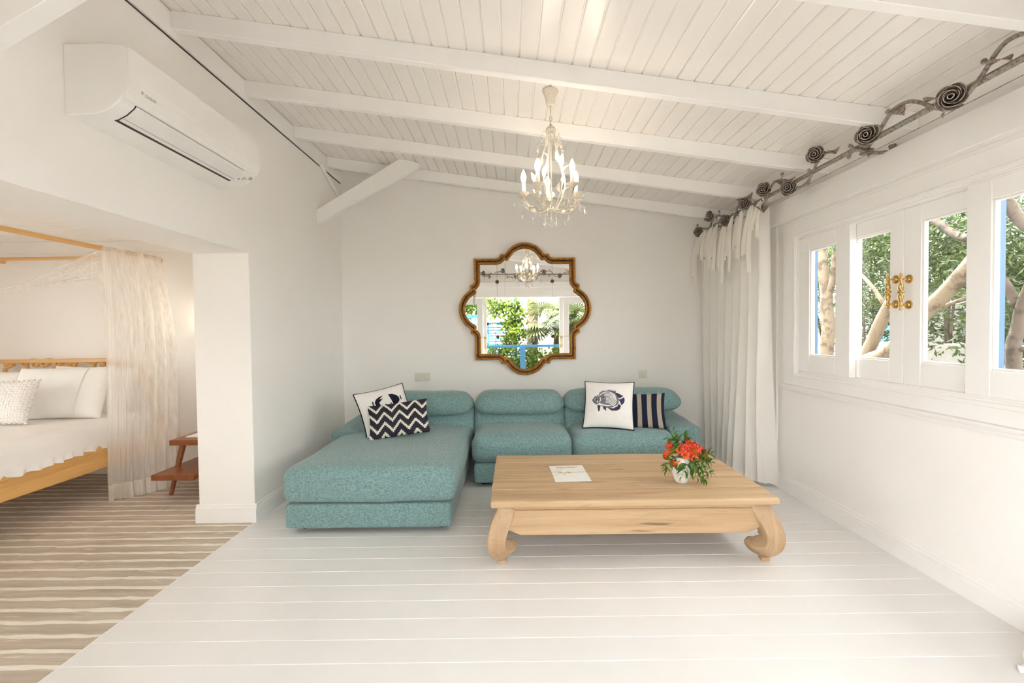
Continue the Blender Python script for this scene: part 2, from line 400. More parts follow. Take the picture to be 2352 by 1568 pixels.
def profile_run(name, prof, p0, p1, out, mat='joinery', label=None):
    """moulding: profile (distance from wall, height) run from p0 to p1, out = direction away from the wall"""
    g = G(); p0 = Vector(p0); p1 = Vector(p1); o = Vector(out); n = len(prof)
    vs = [p + o * a + Vector((0, 0, b)) for p in (p0, p1) for a, b in prof]
    g.add(vs, [(i, (i + 1) % n, n + (i + 1) % n, n + i) for i in range(n)] + [tuple(range(n))[::-1], tuple(range(n, 2 * n))])
    bm = bmesh.new(); me = g.mesh(name); bm.from_mesh(me); bmesh.ops.recalc_face_normals(bm, faces=bm.faces); bm.to_mesh(me); bm.free()
    return struct(put(name, me, mat), label)
BASE = [(0, 0), (.018, 0), (.018, .088), (.013, .092), (.015, .100), (.015, .108), (.008, .118), (.008, .126), (.003, .136), (0, .136)]

# living floor and its planks
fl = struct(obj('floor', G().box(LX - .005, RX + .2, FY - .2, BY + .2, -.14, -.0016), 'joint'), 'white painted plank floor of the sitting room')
pw = .1487; pme = G().box(LX, RX + .01, 0, pw - .0042, -.012, 0).mesh('plank', bevel=.0008)
y = 3.086 + .1487 * 15 - .1487 * 25 + .0021
k = 0; y = 2.935 * 1.0 - 23 * pw
while y < BY:
    if y > FY - .1: put('plank', pme, 'floor', fl, Matrix.Translation((0, y, 0)))
    y += pw
# bedroom floor: grooved decking boards with wide white joints
fb = struct(obj('floor_bedroom', G().box(BLX - .1, LX - .006, BFY - .2, BBY + .2, -.14, -.0022), 'deck_joint'), 'weathered grooved decking floor of the bedroom')
dw = .1005; dcache = {}
y = 3.40 - 31 * dw; row = 0
while y < BBY:
    cuts = sorted(R.uniform(BLX + .4, LX - .3) for _ in range(2)); xs = [BLX] + cuts + [LX - .008]
    for a, b in zip(xs[:-1], xs[1:]):
        gap = R.uniform(.024, .033)
        j = lambda: R.uniform(-.006, .0045)
        n = max(4, int((b - a) * 16)); top = []; bot = []
        for i in range(n + 1):
            t = a + .002 + (b - a - .004) * i / n
            bot.append((t, y + gap / 2 + j())); top.append((t, y + dw - gap / 2 + j()))
        obj('plank', G().prism(bot + top[::-1], -.012, 0, 'Z'), 'deck', fb)
    y += dw; row += 1

# left wall with the wide opening
g = G(); g.prism([(FY - .2, -.1), (.75, -.1), (.75, LZ), (JY, LZ), (JY, -.1), (BY + .2, -.1), (BY + .2, 3.3), (FY - .2, 3.3)], WX, LX, 'X')
struct(obj('wall_left', g, 'wall', bevel=.004), 'cream left wall with the wide bedroom opening')
wb = struct(obj('wall_back', G().box(LX, RX, BY, BY + .2, -.1, 3.3), 'wall'), 'cream back wall behind the sofa')
# right wall with the window hole
WY0, WY1, WZ0, WZ1 = 1.735, 3.70, 1.035, 2.115
g = G(); wt = .095; g.box(RX, RX + wt, FY - .2, WY0, -.1, 3.0); g.box(RX, RX + wt, WY1, BY + .2, -.1, 3.0); g.box(RX, RX + wt, WY0, WY1, -.1, WZ0); g.box(RX, RX + wt, WY0, WY1, WZ1, 3.0)
struct(obj('wall_right', g, 'wall'), 'cream right wall with the garden window')
# wall behind the photographer with the sliding doors
DX0, DX1, DZ = -1.62, 2.14, 2.13
g = G(); g.box(LX, DX0, FY - .2, FY, -.1, 3.3); g.box(DX1, RX, FY - .2, FY, -.1, 3.3); g.box(DX0, DX1, FY - .2, FY, DZ, 3.3)
struct(obj('wall_front', g, 'wall'), 'cream wall around the terrace doors')

# sloping board ceiling
g = G(); a, b = LX - .45, RX + .45
g.add([(x, yy, zc(x) + dz) for dz in (.009, .13) for yy in (FY - .5, BY + .3) for x in (a, b)], [(0, 2, 3, 1), (4, 5, 7, 6), (0, 1, 5, 4), (2, 6, 7, 3), (0, 4, 6, 2), (1, 3, 7, 5)])
ce = struct(obj('ceiling', g, 'ceil'), 'sloping white board ceiling of the sitting room')
bw = .0995
prof = [(.0025, .010), (.0025, .005), (.0075, 0), (bw - .0075, 0), (bw - .0025, .005), (bw - .0025, .010)]
cme = G().prism([(x, z - .146 * x) for x, z in prof], FY, BY, 'Y').mesh('board')
x = LX
while x < RX:
    put('board', cme, 'board', ce, Matrix.Translation((x, 0, zc(x)))); x += bw
rme_g = G(); hh = .104
rme_g.prism([(LX + .02, zc(LX + .02)), (LX + .02, zc(LX + .02) - hh), (RX, zc(RX) - hh), (RX, zc(RX))], 0, .052, 'Y')
rme = rme_g.mesh('rafter', bevel=.004)
for yy in (.34, 1.06, 1.778, 2.617, 3.331, 4.063, 4.784):
    put('rafter', rme, 'ceil', ce, Matrix.Translation((0, yy, 0)))
obj('wall_plate', G().box(LX, LX + .022, FY, BY, 3.092, 3.232), 'ceil', ce, bevel=.003)
obj('brace', G().prism([(LX, 2.49), (-.905, 3.035), (-.905, 3.075), (-.98, zc(-.98)), (-1.10, zc(-1.1)), (LX, 2.625)], 4.56, 4.615, 'Y'), 'ceil', ce, bevel=.003)
obj('brace', G().prism([(LX, 2.50), (-1.05, 3.0), (-1.05, zc(-1.05)), (LX, zc(LX))], 1.70, 1.775, 'Y'), 'ceil', ce, bevel=.003)
obj('painted_shadow_line', G().box(LX, LX + .006, FY, BY, 3.0855, 3.092), 'dark_gap', ce)  # dark strip that paints the shadow line under the wall plate
obj('batten', G().tube([(LX + .018, 4.63, 3.10), (LX + .018, 5.14, 2.90)], .02, 4), 'ceil', ce)

# skirting, cornice box and panelled mouldings
profile_run('baseboard_left', BASE, (LX, JY, 0), (LX, BY, 0), (1, 0, 0), label='white skirting along the left wall')
profile_run('baseboard_pillar', BASE, (LX + .018, JY, 0), (WX - .018, JY, 0), (0, -1, 0), label='white skirting on the pillar end')
profile_run('baseboard_back', BASE, (LX, BY, 0), (RX, BY, 0), (0, -1, 0), label='white skirting along the back wall')
profile_run('baseboard_right', BASE, (RX, FY, 0), (RX, BY, 0), (-1, 0, 0), label='white skirting along the window wall')
profile_run('baseboard_bedroom', BASE, (WX, BBY, 0), (BLX, BBY, 0), (0, -1, 0), label='white skirting behind the bed')
struct(obj('trim_1', G().box(RX - .065, RX, FY, BY, 2.275, 2.452), 'joinery', bevel=.004), 'white box pelmet above the garden window')
SILL = [(0, -.026), (.012, -.026), (.018, -.020), (.030, -.018), (.036, -.008), (.036, 0), (.026, .005), (.018, .012), (.018, .020), (0, .026)]
profile_run('trim_2', SILL, (RX, 1.55, .895), (RX, 3.90, .895), (-1, 0, 0), label='white sill moulding under the garden window')
g = G()
for a0, a1, b0, b1 in ((3.72, 3.89, .921, 2.25), (1.55, 1.71, .921, 2.25), (1.71, 3.72, 2.125, 2.25), (1.71, 3.72, .921, 1.025)):
    g.box(RX - .012, RX, a0, a1, b0, b1)
struct(obj('trim_3', g, 'joinery', bevel=.003), 'flat white casing boards around the garden window')
g = G()
for a0, a1, b0, b1 in ((3.72, 3.745, 1.0, 2.15), (1.685, 1.71, 1.0, 2.15), (1.71, 3.72, 2.125, 2.15), (1.71, 3.72, 1.0, 1.025)):
    g.box(RX - .022, RX - .012, a0, a1, b0, b1)
struct(obj('trim_4', g, 'joinery', bevel=.004), 'raised white bead around the garden window')
# plain tall casing by the curtain
struct(obj('trim_5', G().box(RX - .012, RX, 3.985, 4.045, .136, 2.275), 'joinery', bevel=.003), 'narrow white upright board beside the curtain')

def turned_handle(parent, base, mtx_axes, h=.19, drop=.055):
    """brass pull: two round backplates, two posts and a turned grip; axes = (out of door, along door, up)"""
    out, along, up = [Vector(a) for a in mtx_axes]; b = Vector(base)
    hd = bpy.data.objects.new('handle', None); C.objects.link(hd); hd.location = b; hd.empty_display_size = .05; attach(hd, parent)
    hd['label'] = 'polished brass pull handle'
    def fr(o, axis):
        z = axis.normalized(); x_ = up if abs(z.dot(up)) < .9 else along; x_ = (x_ - z * x_.dot(z)).normalized()
        mm = Matrix((x_, z.cross(x_), z)).transposed().to_4x4(); mm.translation = o; return mm
    s = h * .355
    g = G(); gd = G()
    prof = []
    for t, r in ((-.52, .0015), (-.50, .006), (-.475, .0075), (-.45, .006), (-.43, .003), (-.40, .004), (-.385, .008), (-.35, .010), (-.325, .006), (-.30, .0055), (-.20, .0095), (-.12, .0125), (-.07, .0085), (-.045, .006), (-.025, .013), (0, .016), (.025, .013), (.045, .006), (.07, .0085), (.12, .0125), (.20, .0095), (.30, .0055), (.325, .006), (.35, .010), (.385, .008), (.40, .004), (.43, .003), (.45, .006), (.475, .0075), (.50, .006), (.52, .0015)):
        prof.append((r * 1.25, t * h))
    g.lathe(prof, 14, fr(b + out * drop, up))
    for sg in (-1, 1):
        g.tube([b + up * sg * s, b + up * sg * s + out * .012, b + up * sg * s + out * drop], [.009, .006, .006], 10)
        g.lathe([(.026, 0), (.026, .003), (.023, .007), (.021, .004), (.014, .004), (.012, .012), (.008, .014)], 18, fr(b + up * sg * s, out))
    return obj('grip', g, 'brass', hd, smooth=True)

def sash(name, parent, axis, plane, a0, a1, z0, z1, ga0, ga1, gz0, gz1, depth=.045, glass_off=.022):
    """glazed timber sash; axis 'Y' stands in an X= plane, axis 'X' in a Y= plane; plane = its room-side face"""
    o = G(); sg = 1 if axis == 'Y' else -1
    P = (lambda u0, u1, w0, w1, d0, d1: (plane + d0, plane + d1, u0, u1, w0, w1)) if axis == 'Y' else (lambda u0, u1, w0, w1, d0, d1: (u0, u1, plane - d1, plane - d0, w0, w1))
    fr = bpy.data.objects.new(name, None); C.objects.link(fr); fr.location = (plane, (a0 + a1) / 2, z0) if axis == 'Y' else ((a0 + a1) / 2, plane, z0); fr.empty_display_size = .05; attach(fr, parent)
    for nm, u0, u1, w0, w1 in (('stile', a0, ga0, z0, z1), ('stile', ga1, a1, z0, z1), ('rail', ga0, ga1, gz1, z1), ('rail', ga0, ga1, z0, gz0)):
        obj(nm, G().box(*P(u0, u1, w0, w1, 0, depth)), 'joinery', fr, bevel=.003)
    g = G(); q = .012
    for u0, u1, w0, w1 in ((ga0, ga0 + q, gz0, gz1), (ga1 - q, ga1, gz0, gz1), (ga0 + q, ga1 - q, gz1 - q, gz1), (ga0 + q, ga1 - q, gz0, gz0 + q)):
        g.box(*P(u0, u1, w0, w1, .008, .03))
    obj('glazing_bead', g, 'joinery', fr, bevel=.003)
    obj('pane', G().box(*P(ga0 + .003, ga1 - .003, gz0 + .003, gz1 - .003, glass_off, glass_off + .005)), 'glass', fr)
    return fr

# garden window in the right wall
win = bpy.data.objects.new('window_1', None); C.objects.link(win); win.location = (RX, 2.71, WZ0); struct(win, 'white four-light sliding garden window with brass pulls')
g = G(); fx0, fx1 = RX + .004, RX + .092
g.box(fx0, fx1, WY0, WY1, WZ1 - .012, WZ1); g.box(fx0, fx1, WY0, WY1, WZ0, WZ0 + .012); g.box(fx0, fx1, WY0, WY0 + .02, WZ0, WZ1); g.box(fx0, fx1, WY1 - .02, WY1, WZ0, WZ1)
obj('frame', g, 'joinery', win, bevel=.002)
sash('fixed_light', win, 'Y', RX - .004, 3.135, 3.68, WZ0 + .012, WZ1 - .012, 3.275, 3.56, 1.178, 1.998)
sash('fixed_light', win, 'Y', RX - .004, 1.755, 2.335, WZ0 + .012, WZ1 - .012, 1.865, 2.212, 1.178, 2.006)
s1 = sash('sliding_sash', win, 'Y', RX + .045, 2.762, 3.215, WZ0 + .012, WZ1 - .012, 2.862, 3.145, 1.182, 2.005)
s2 = sash('sliding_sash', win, 'Y', RX + .045, 2.30, 2.760, WZ0 + .012, WZ1 - .012, 2.375, 2.645, 1.184, 2.010)
for sh, px in ((s1, 2058), (s2, 2088)):
    p = (at(px, 670, X=RX + .045)); turned_handle(sh, (RX + .045, p.y, p.z), ((-1, 0, 0), (0, 1, 0), (0, 0, 1)), .215, .05)
# blue outer shutter posts of the window
for y0, y1 in ((3.70, 3.82), (2.72, 2.77), (2.295, 2.37)):
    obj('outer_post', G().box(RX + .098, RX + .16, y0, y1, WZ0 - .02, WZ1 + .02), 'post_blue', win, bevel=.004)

# terrace doors behind the photographer
dr = bpy.data.objects.new('door_1', None); C.objects.link(dr); dr.location = (.27, FY, 0); struct(dr, 'white sliding terrace doors standing open')
g = G()
g.box(DX0, DX1, FY - .17, FY + .004, DZ - .03, DZ); g.box(DX0, DX0 + .05, FY - .17, FY + .004, 0, DZ - .03); g.box(DX1 - .05, DX1, FY - .17, FY + .004, 0, DZ - .03)
obj('frame', g, 'joinery', dr, bevel=.002)
sash('fixed_light', dr, 'X', FY + .004, -1.56, -.69, .02, 2.09, -1.32, -.81, .45, 1.95)
sash('fixed_light', dr, 'X', FY + .004, 1.23, 2.08, .02, 2.09, 1.35, 1.84, .45, 1.95)
d1 = sash('sliding_sash', dr, 'X', FY - .06, -1.46, -.60, .02, 2.09, -1.34, -.72, .45, 1.95)
d2 = sash('sliding_sash', dr, 'X', FY - .06, 1.14, 1.98, .02, 2.09, 1.26, 1.86, .45, 1.95)
turned_handle(d1, (-.64, FY - .06, 1.02), ((0, 1, 0), (1, 0, 0), (0, 0, 1)), .3, .05)
turned_handle(d2, (1.18, FY - .06, 1.02), ((0, 1, 0), (1, 0, 0), (0, 0, 1)), .3, .05)
struct(obj('trim_6', G().box(LX, RX, FY, FY + .065, 2.33, 2.47), 'joinery', bevel=.004), 'white box pelmet above the terrace doors')
g = G(); g.box(DX0 - .12, DX0, FY, FY + .015, 0, 2.25); g.box(DX1, DX1 + .12, FY, FY + .015, 0, 2.25); g.box(DX0, DX1, FY, FY + .015, DZ, 2.25)
struct(obj('trim_7', g, 'joinery', bevel=.003), 'white casing around the terrace doors')

# bedroom shell
struct(obj('wall_bedroom_back', G().box(BLX - .1, WX, BBY, BBY + .15, -.1, 2.7), 'wall'), 'cream bedroom wall behind the bed')
g = G(); by0, by1 = 1.1, 2.8
g.box(BLX - .15, BLX, BFY - .15, by0, -.1, 2.7); g.box(BLX - .15, BLX, by1, BBY + .15, -.1, 2.7); g.box(BLX - .15, BLX, by0, by1, -.1, .6); g.box(BLX - .15, BLX, by0, by1, 2.2, 2.7)
struct(obj('wall_bedroom_left', g, 'wall'), 'bedroom side wall with the added window')
struct(obj('wall_bedroom_front', G().box(BLX - .15, WX, BFY - .15, BFY, -.1, 2.7), 'wall'), 'near bedroom wall')
w2 = bpy.data.objects.new('added_window', None); C.objects.link(w2); w2.location = (BLX, 2.3, .35); struct(w2, 'unseen bedroom window added for daylight')  # invented window out of view, lets extra daylight into the bedroom
for i in range(3):
    a0 = by0 + i * (by1 - by0) / 3; a1 = a0 + (by1 - by0) / 3
    sash('fixed_light', w2, 'Y', BLX - .09, a0, a1, .6, 2.2, a0 + .07, a1 - .07, .67, 2.12)
cb = struct(obj('ceiling_bedroom', G().box(BLX - .15, WX, BFY - .15, BBY + .15, BCZ + .009, BCZ + .12), 'ceil'), 'flat white board ceiling of the bedroom')
bme = G().prism([(q, z) for q, z in [(.002, .009), (.002, .004), (.006, 0), (.104, 0), (.108, .004), (.108, .009)]], BLX, WX, 'X').mesh('board')
y = BFY
while y < BBY - .01:
    put('board', bme, 'ceil', cb, Matrix.Translation((0, min(y, BBY - .11), BCZ))); y += .11
struct(obj('trim_8', G().box(BLX, WX, BBY - .018, BBY, 2.232, BCZ), 'joinery', bevel=.003), 'white frieze board above the bed')
struct(obj('terrace', G().box(-2.6, 3.2, -2.6, FY - .2, -.16, -.03), 'terrace'), 'pale stone terrace outside the doors')
struct(obj('ground', G().box(-30, 30, -30, 30, -.5, -.2), 'ground'), 'garden ground')
struct(obj('added_shade_roof', G().box(-2.6, 3.2, -1.9, FY - .2, 2.62, 2.70), 'ceil'), 'unseen roof added over the terrace to cut light through the doors')  # invented roof out of view, holds back sky light at the doors
# ------------------------------------------------------------------ sofa
sofa = thing('sectional_sofa', 'teal woven corner sofa with long chaise and padded headrests', 'sofa', (.1, 4.4, 0))
def base_part(x0, x1, y0, y1): obj('base', G().rbox(x0, x1, y0, y1, .04, .212, .022, 3, 4), 'teal', sofa, smooth=True)
base_part(-1.592, -.437, 3.125, 4.95); base_part(-.352, 1.46, 4.025, 4.95)
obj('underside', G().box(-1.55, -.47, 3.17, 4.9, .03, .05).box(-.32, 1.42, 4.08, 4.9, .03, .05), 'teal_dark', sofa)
for fx, fy in ((-1.5, 3.25), (-.52, 3.25), (-1.5, 4.85), (-.27, 4.15), (1.38, 4.15), (1.38, 4.85)):
    obj('foot', G().lathe([(.025, 0), (.03, .005), (.03, .035)], 12, Matrix.Translation((fx, fy, 0))), 'black', sofa)
def wob(p, s=1.0, a=.006):
    n = noise.noise_vector(Vector(p) * 3.1 * s); return Vector(p) + n * a
def chaise_fn(p, u, v, w):
    q = Vector(p)
    if w > 0: q.z += .024 * w * (1 - u ** 4) * (1 - max(0, -v) ** 6) * (1 - .45 * max(0, v)) - .012 * w * (1 - u * u) * math.cos(v * 2.5)
    if q.y > 4.20 and q.x < -1.39: q.x = -1.39 + (q.x + 1.39) * .12
    q.y -= .02 * (1 - u * u) * (v < -.9)
    return wob(q, 1, .009)
obj('chaise_cushion', G().rbox(-1.612, -.412, 3.118, 4.68, .214, .455, .062, 5, 16, chaise_fn), 'teal', sofa, smooth=True)
def seat_fn(p, u, v, w):
    q = Vector(p)
    if w > 0: q.z += .034 * w * (1 - u ** 4) * (1 - abs(v) ** 3 * .8)
    q.y -= .035 * (1 - u ** 4) * max(0, -v) * (1 - w * w)
    return wob(q, 1.2, .007)
for x0, x1 in ((-.378, .538), (.534, 1.468)):
    obj('seat_cushion', G().rbox(x0, x1, 4.03, 4.74, .205, .455, .085, 5, 12, seat_fn), 'teal', sofa, smooth=True)
def back_fn(p, u, v, w):
    q = Vector(p); q.y += (q.z - .35) * .22
    q.y -= .03 * (1 - u * u) * (1 - w * w) * (v < 0)
    return wob(q, 1.2, .006)
for x0, x1 in ((-1.40, -.392), (-.392, .522), (.516, 1.475)):
    obj('backrest', G().rbox(x0, x1, 4.50, 4.84, .30, .655, .06, 4, 10, back_fn), 'teal', sofa, smooth=True)
def head_fn(p, u, v, w):
    q = Vector(p); q.y += (q.z - .6) * .30
    k = 1 - abs(u) ** 7 * .50                                      # ends pinch
    cz = .674 - .018 * abs(u) ** 6; q.z = cz + (q.z - cz) * k
    q.y -= .025 * (1 - u * u) * (v < 0)
    return wob(q, 1.5, .006)
for x0, x1, dz in ((-1.50, -.397, .0), (-.390, .520, .003), (.505, 1.700, .012)):
    o = obj('headrest', G().rbox(x0, x1, 4.455, 4.73, .557 + dz, .794 + dz, .112, 6, 14, head_fn), 'teal', sofa, smooth=True)
    g = G(); pts = []
    for i in range(41):
        u = -.93 + 1.86 * i / 40; X = (x0 + x1) / 2 + (x1 - x0) / 2 * u
        pts.append(Vector((X, 4.455 + .02 + .028 * (1 - (1 - u * u)) + (.735 + dz - .6) * .30 - .006, .735 + dz - .035 * abs(u) ** 5)))
    obj('seam', g.tube(wobs := [p + noise.noise_vector(p * 4) * .001 for p in pts], .0016, 5), 'teal', o)
obj('back_panel', G().rbox(-1.44, 1.49, 4.83, 5.0, .04, .60, .03, 3, 4), 'teal', sofa, smooth=True)
def arm_fn(sgn):
    def fn(p, u, v, w):
        q = Vector(p)
        if w > 0: q.z += .018 * w * (v) - .010 * w * (u * sgn > 0) * abs(u) ** 3
        return wob(q, 1.5, .005)
    return fn
obj('armrest', G().rbox(-1.715, -1.40, 4.235, 5.0, .04, .488, .035, 4, 6, arm_fn(-1)), 'teal', sofa, smooth=True)
obj('armrest', G().rbox(1.46, 1.768, 4.235, 5.0, .04, .500, .035, 4, 6, arm_fn(1)), 'teal', sofa, smooth=True)

# ------------------------------------------------------------------ cushions
class Pillow:
    def __init__(s, w, h, t, pinch=.07, pw=.42, rip=0, seed=0):
        s.w, s.h, s.t, s.p, s.e, s.rip, s.seed = w, h, t, pinch, pw, rip, seed
    def surf(s, a, b, side=1, off=0):
        u = max(-1, min(1, a / (s.w / 2))); v = max(-1, min(1, b / (s.h / 2)))
        x = s.w / 2 * u * (1 - s.p * (1 - v * v)); y = s.h / 2 * v * (1 - s.p * (1 - u * u))
        e = max(0, (1 - u * u) * (1 - v * v))
        z = s.t / 2 * e ** s.e
        z += .010 * e * noise.noise(Vector((x * 7 + s.seed, y * 7, side * 3.0))) 
        return Vector((x, y, side * (z + off)))
    def mesh(s, name, n=26):
        g = G(); uv = []
        T = [math.sin(PI / 2 * (2 * i / n - 1)) for i in range(n + 1)]
        idx = {}
        def vid(i, j, side):
            edge = i in (0, n) or j in (0, n); k = (i, j, 0 if edge else side)
            if k not in idx:
                idx[k] = len(g.v); g.v.append(tuple(s.surf(T[i] * s.w / 2, T[j] * s.h / 2, side))); uv.append((T[i] * s.w / 2, T[j] * s.h / 2))
            return idx[k]
        for side in (1, -1):
            for i in range(n):
                for j in range(n):
                    q = [vid(i, j, side), vid(i + 1, j, side), vid(i + 1, j + 1, side), vid(i, j + 1, side)]
                    g.f.append(tuple(q) if side > 0 else tuple(q[::-1]))
        me = g.mesh(name, True); lay = me.uv_layers.new(name='UVMap')
        for lp in me.loops: lay.data[lp.index].uv = uv[lp.vertex_index]
        return me
    def border(s, n=20):
        T = [2 * i / n - 1 for i in range(n)]
        loop = [(t, -1) for t in T] + [(1, t) for t in T] + [(-t, 1) for t in T] + [(-1, -t) for t in T]
        return [s.surf(u * s.w / 2, v * s.h / 2, 1, 0) for u, v in loop]
    def decal(s, name, polys, mat, parent, off=.0016, mtx=None, maxlen=.014):
        bm = bmesh.new()
        for poly in polys:
            vs = [bm.verts.new((a, b, 0)) for a, b in poly]
            try: bm.faces.new(vs)
            except ValueError: pass
        bmesh.ops.triangulate(bm, faces=bm.faces[:])
        for _ in range(4):
            e = [x for x in bm.edges if x.calc_length() > maxlen]
            if not e: break
            bmesh.ops.subdivide_edges(bm, edges=e, cuts=1); bmesh.ops.triangulate(bm, faces=[f for f in bm.faces if len(f.verts) > 3])
        for v in bm.verts: v.co = s.surf(v.co.x, v.co.y, 1, off)
        bmesh.ops.recalc_face_normals(bm, faces=bm.faces[:])
        me = bpy.data.meshes.new(name); bm.to_mesh(me); bm.free()
        return put(name, me, mat, parent, mtx)
def stroke(pts, w0, w1=None):
    """thick 2D line as a list of quads"""
    w1 = w0 if w1 is None else w1; P = [Vector((a, b, 0)) for a, b in pts]; n = len(P); L_, R_ = [], []
    for i, p in enumerate(P):
        t = (P[min(n - 1, i + 1)] - P[max(0, i - 1)]).normalized(); nn = Vector((-t.y, t.x, 0)); w = (w0 + (w1 - w0) * i / (n - 1)) / 2
        L_.append((p + nn * w)[:2]); R_.append((p - nn * w)[:2])
    return [[L_[i], L_[i + 1], R_[i + 1], R_[i]] for i in range(n - 1)]
def arc2(cx, cy, rx, ry, a0, a1, n=16): return [(cx + rx * math.cos(math.radians(a0 + (a1 - a0) * i / n)), cy + ry * math.sin(math.radians(a0 + (a1 - a0) * i / n))) for i in range(n + 1)]
def cushion(name, label, p, mat, mtx, piping=None, n=26):
    t = thing(name, label, 'cushion', mtx.translation)
    cov = put('cover', p.mesh('cover', n), mat, t, mtx)
    if piping:
        o = put('piping', G().tube(p.border(), .0072, 6, closed=True).mesh('piping', True), piping, t, mtx); o['label'] = 'dark piping along the edge'
    return t, cov
# fish cushion
mf = frame_mtx(at(1398, 930, Y=4.28), (1, -.284, 0), (.142, .5, 1))
pf = Pillow(.462, .462, .15, .06, .40, seed=3)
tf, cf = cushion('fish_cushion', 'white square cushion printed with a large striped fish, dark piping', pf, 'white_cotton', mf, 'navy')
fs = .80
def T2(poly, s=fs, dx=-.005, dy=.035): return [(a * s + dx, b * s + dy) for a, b in poly]
body = arc2(.01, 0, .135, .112, 25, 150, 18) + [(-.15, .035), (-.185, -.015), (-.172, -.038), (-.135, -.065)] + arc2(.01, 0, .135, .112, 215, 335, 16)
pf.decal('fish_print', [T2(body)], 'ink_grey', cf, .0016, mf)
white = []
for i in range(9):
    yy = .072 - i * .0185
    xa = -.035 - .012 * math.sin(i * .5); xb = .115 - abs(yy) * .35
    white += [T2(q) for q in stroke([(xa + (xb - xa) * k / 8, yy + .03 * (1 - k / 8) - .02 * (k / 8) ** 2 + .012 * math.sin(PI * k / 8)) for k in range(9)], .0085, .0105)]
for i in range(4): white += [T2(q) for q in stroke([(-.115 + .012 * i + .015 * k, .035 + .014 * i + .012 * k) for k in range(7)], .006, .008)]
white += [T2(q) for q in stroke([(-.10, -.04), (-.085, -.01), (-.095, .02)], .009)] + [T2(q) for q in stroke([(-.135, .03), (-.12, 0), (-.13, -.03), (-.115, -.05)], .009)]
white += [T2(q) for q in stroke([(-.11, -.06), (-.06, -.075), (0, -.085), (.06, -.075)], .022, .008)] + [T2(q) for q in stroke([(-.165, -.005), (-.15, .012), (-.14, .0)], .007)]
pf.decal('fish_light_lines', white, 'white_cotton', cf, .0026, mf)
dark = [T2([(.085, .095), (.115, .088), (.165, .06), (.185, .052), (.15, .018), (.12, .03)]), T2([(.13, .0), (.16, .01), (.195, .035), (.205, 0), (.195, -.04), (.165, -.07), (.15, -.03)]), T2([(-.125, -.075), (-.085, -.085), (-.095, -.155), (-.108, -.158), (-.118, -.12)]), T2([(-.055, -.098), (-.02, -.105), (-.015, -.155), (-.03, -.135), (-.045, -.13)]), T2([(.0, -.11), (.07, -.115), (.115, -.09), (.135, -.055), (.16, -.075), (.15, -.115), (.11, -.142), (.05, -.145)])]
for i in range(12):
    a = math.radians(140 - i * 7.5); x0, y0 = .01 + .135 * math.cos(a), .112 * math.sin(a)
    dark.append(T2([(x0 - .007, y0 - .004), (x0 + .007, y0 - .004), (x0 + .013 * math.cos(a) + .006, y0 + .026), (x0 + .004, y0 + .022)]))
pf.decal('fish_dark_fins', dark, 'ink', cf, .0022, mf)
ol = []
for k in (arc2(.01, 0, .135, .112, 20, 152, 20), [(-.15, .035), (-.187, -.015), (-.172, -.04), (-.135, -.067)], arc2(-.13, .0, .013, .015, 0, 360, 12), arc2(-.055, .0, .03, .03, -70, 110, 10)): pf.decal('fish_outline', [T2(q) for q in stroke(k, .009)], 'ink', cf, .003, mf)
# striped cushion
ms = frame_mtx(at(1480, 943, Y=4.27), (1, -.31, .05), (.09, .45, 1))
cushion('striped_cushion', 'small navy cushion with sand-coloured vertical stripes beside the armrest', Pillow(.385, .346, .12, .08, .42, seed=5), 'stripes', ms)
# crab cushion
mcr = frame_mtx(at(886, 944, Y=4.22), (1, .62, .186), (-.465, .45, 1))
pc = Pillow(.468, .468, .14, .07, .40, seed=9)
tc_, cc = cushion('crab_cushion', 'white square cushion printed with a navy crab, leaning on the armrest', pc, 'white_cotton', mcr, 'navy')
def TC(poly): return [(a * 1.15 + .03, b * 1.15 + .055) for a, b in poly]
cr = [TC(arc2(0, -.10, .085, .06, 0, 340, 24))]
for sg in (-1, 1):
    cr.append(TC([(sg * a, b) for a, b in ((.045, -.045), (.075, -.03), (.105, .0), (.108, .028), (.090, .055), (.055, .075), (.022, .078), (.045, .062), (.062, .048), (.028, .052), (.05, .035), (.072, .018), (.07, -.005))]))
    cr.append(TC([(sg * a, b) for a, b in ((.118, .0), (.128, .008), (.127, .04), (.117, .045))]))
    for i in range(4): cr += [TC(q) for q in stroke([(sg * (.07), -.09 - i * .015), (sg * (.12 + .005 * i), -.075 - i * .03), (sg * (.14), -.13 - i * .025)], .014, .005)]
    cr += [TC(q) for q in stroke([(sg * .02, -.045), (sg * .022, -.02)], .005)] + [TC(arc2(sg * .022, -.014, .007, .007, 0, 340, 8))]
pc.decal('crab_print', cr, 'navy', cc, .0016, mcr)
# chevron lumbar cushion
mch = frame_mtx(at(916, 962, Y=4.06), (1, .21, .10), (-.205, .5, 1))
cushion('chevron_cushion', 'long charcoal cushion with a cream stepped zigzag pattern', Pillow(.532, .318, .12, .06, .42, seed=12), 'chevron', mch)

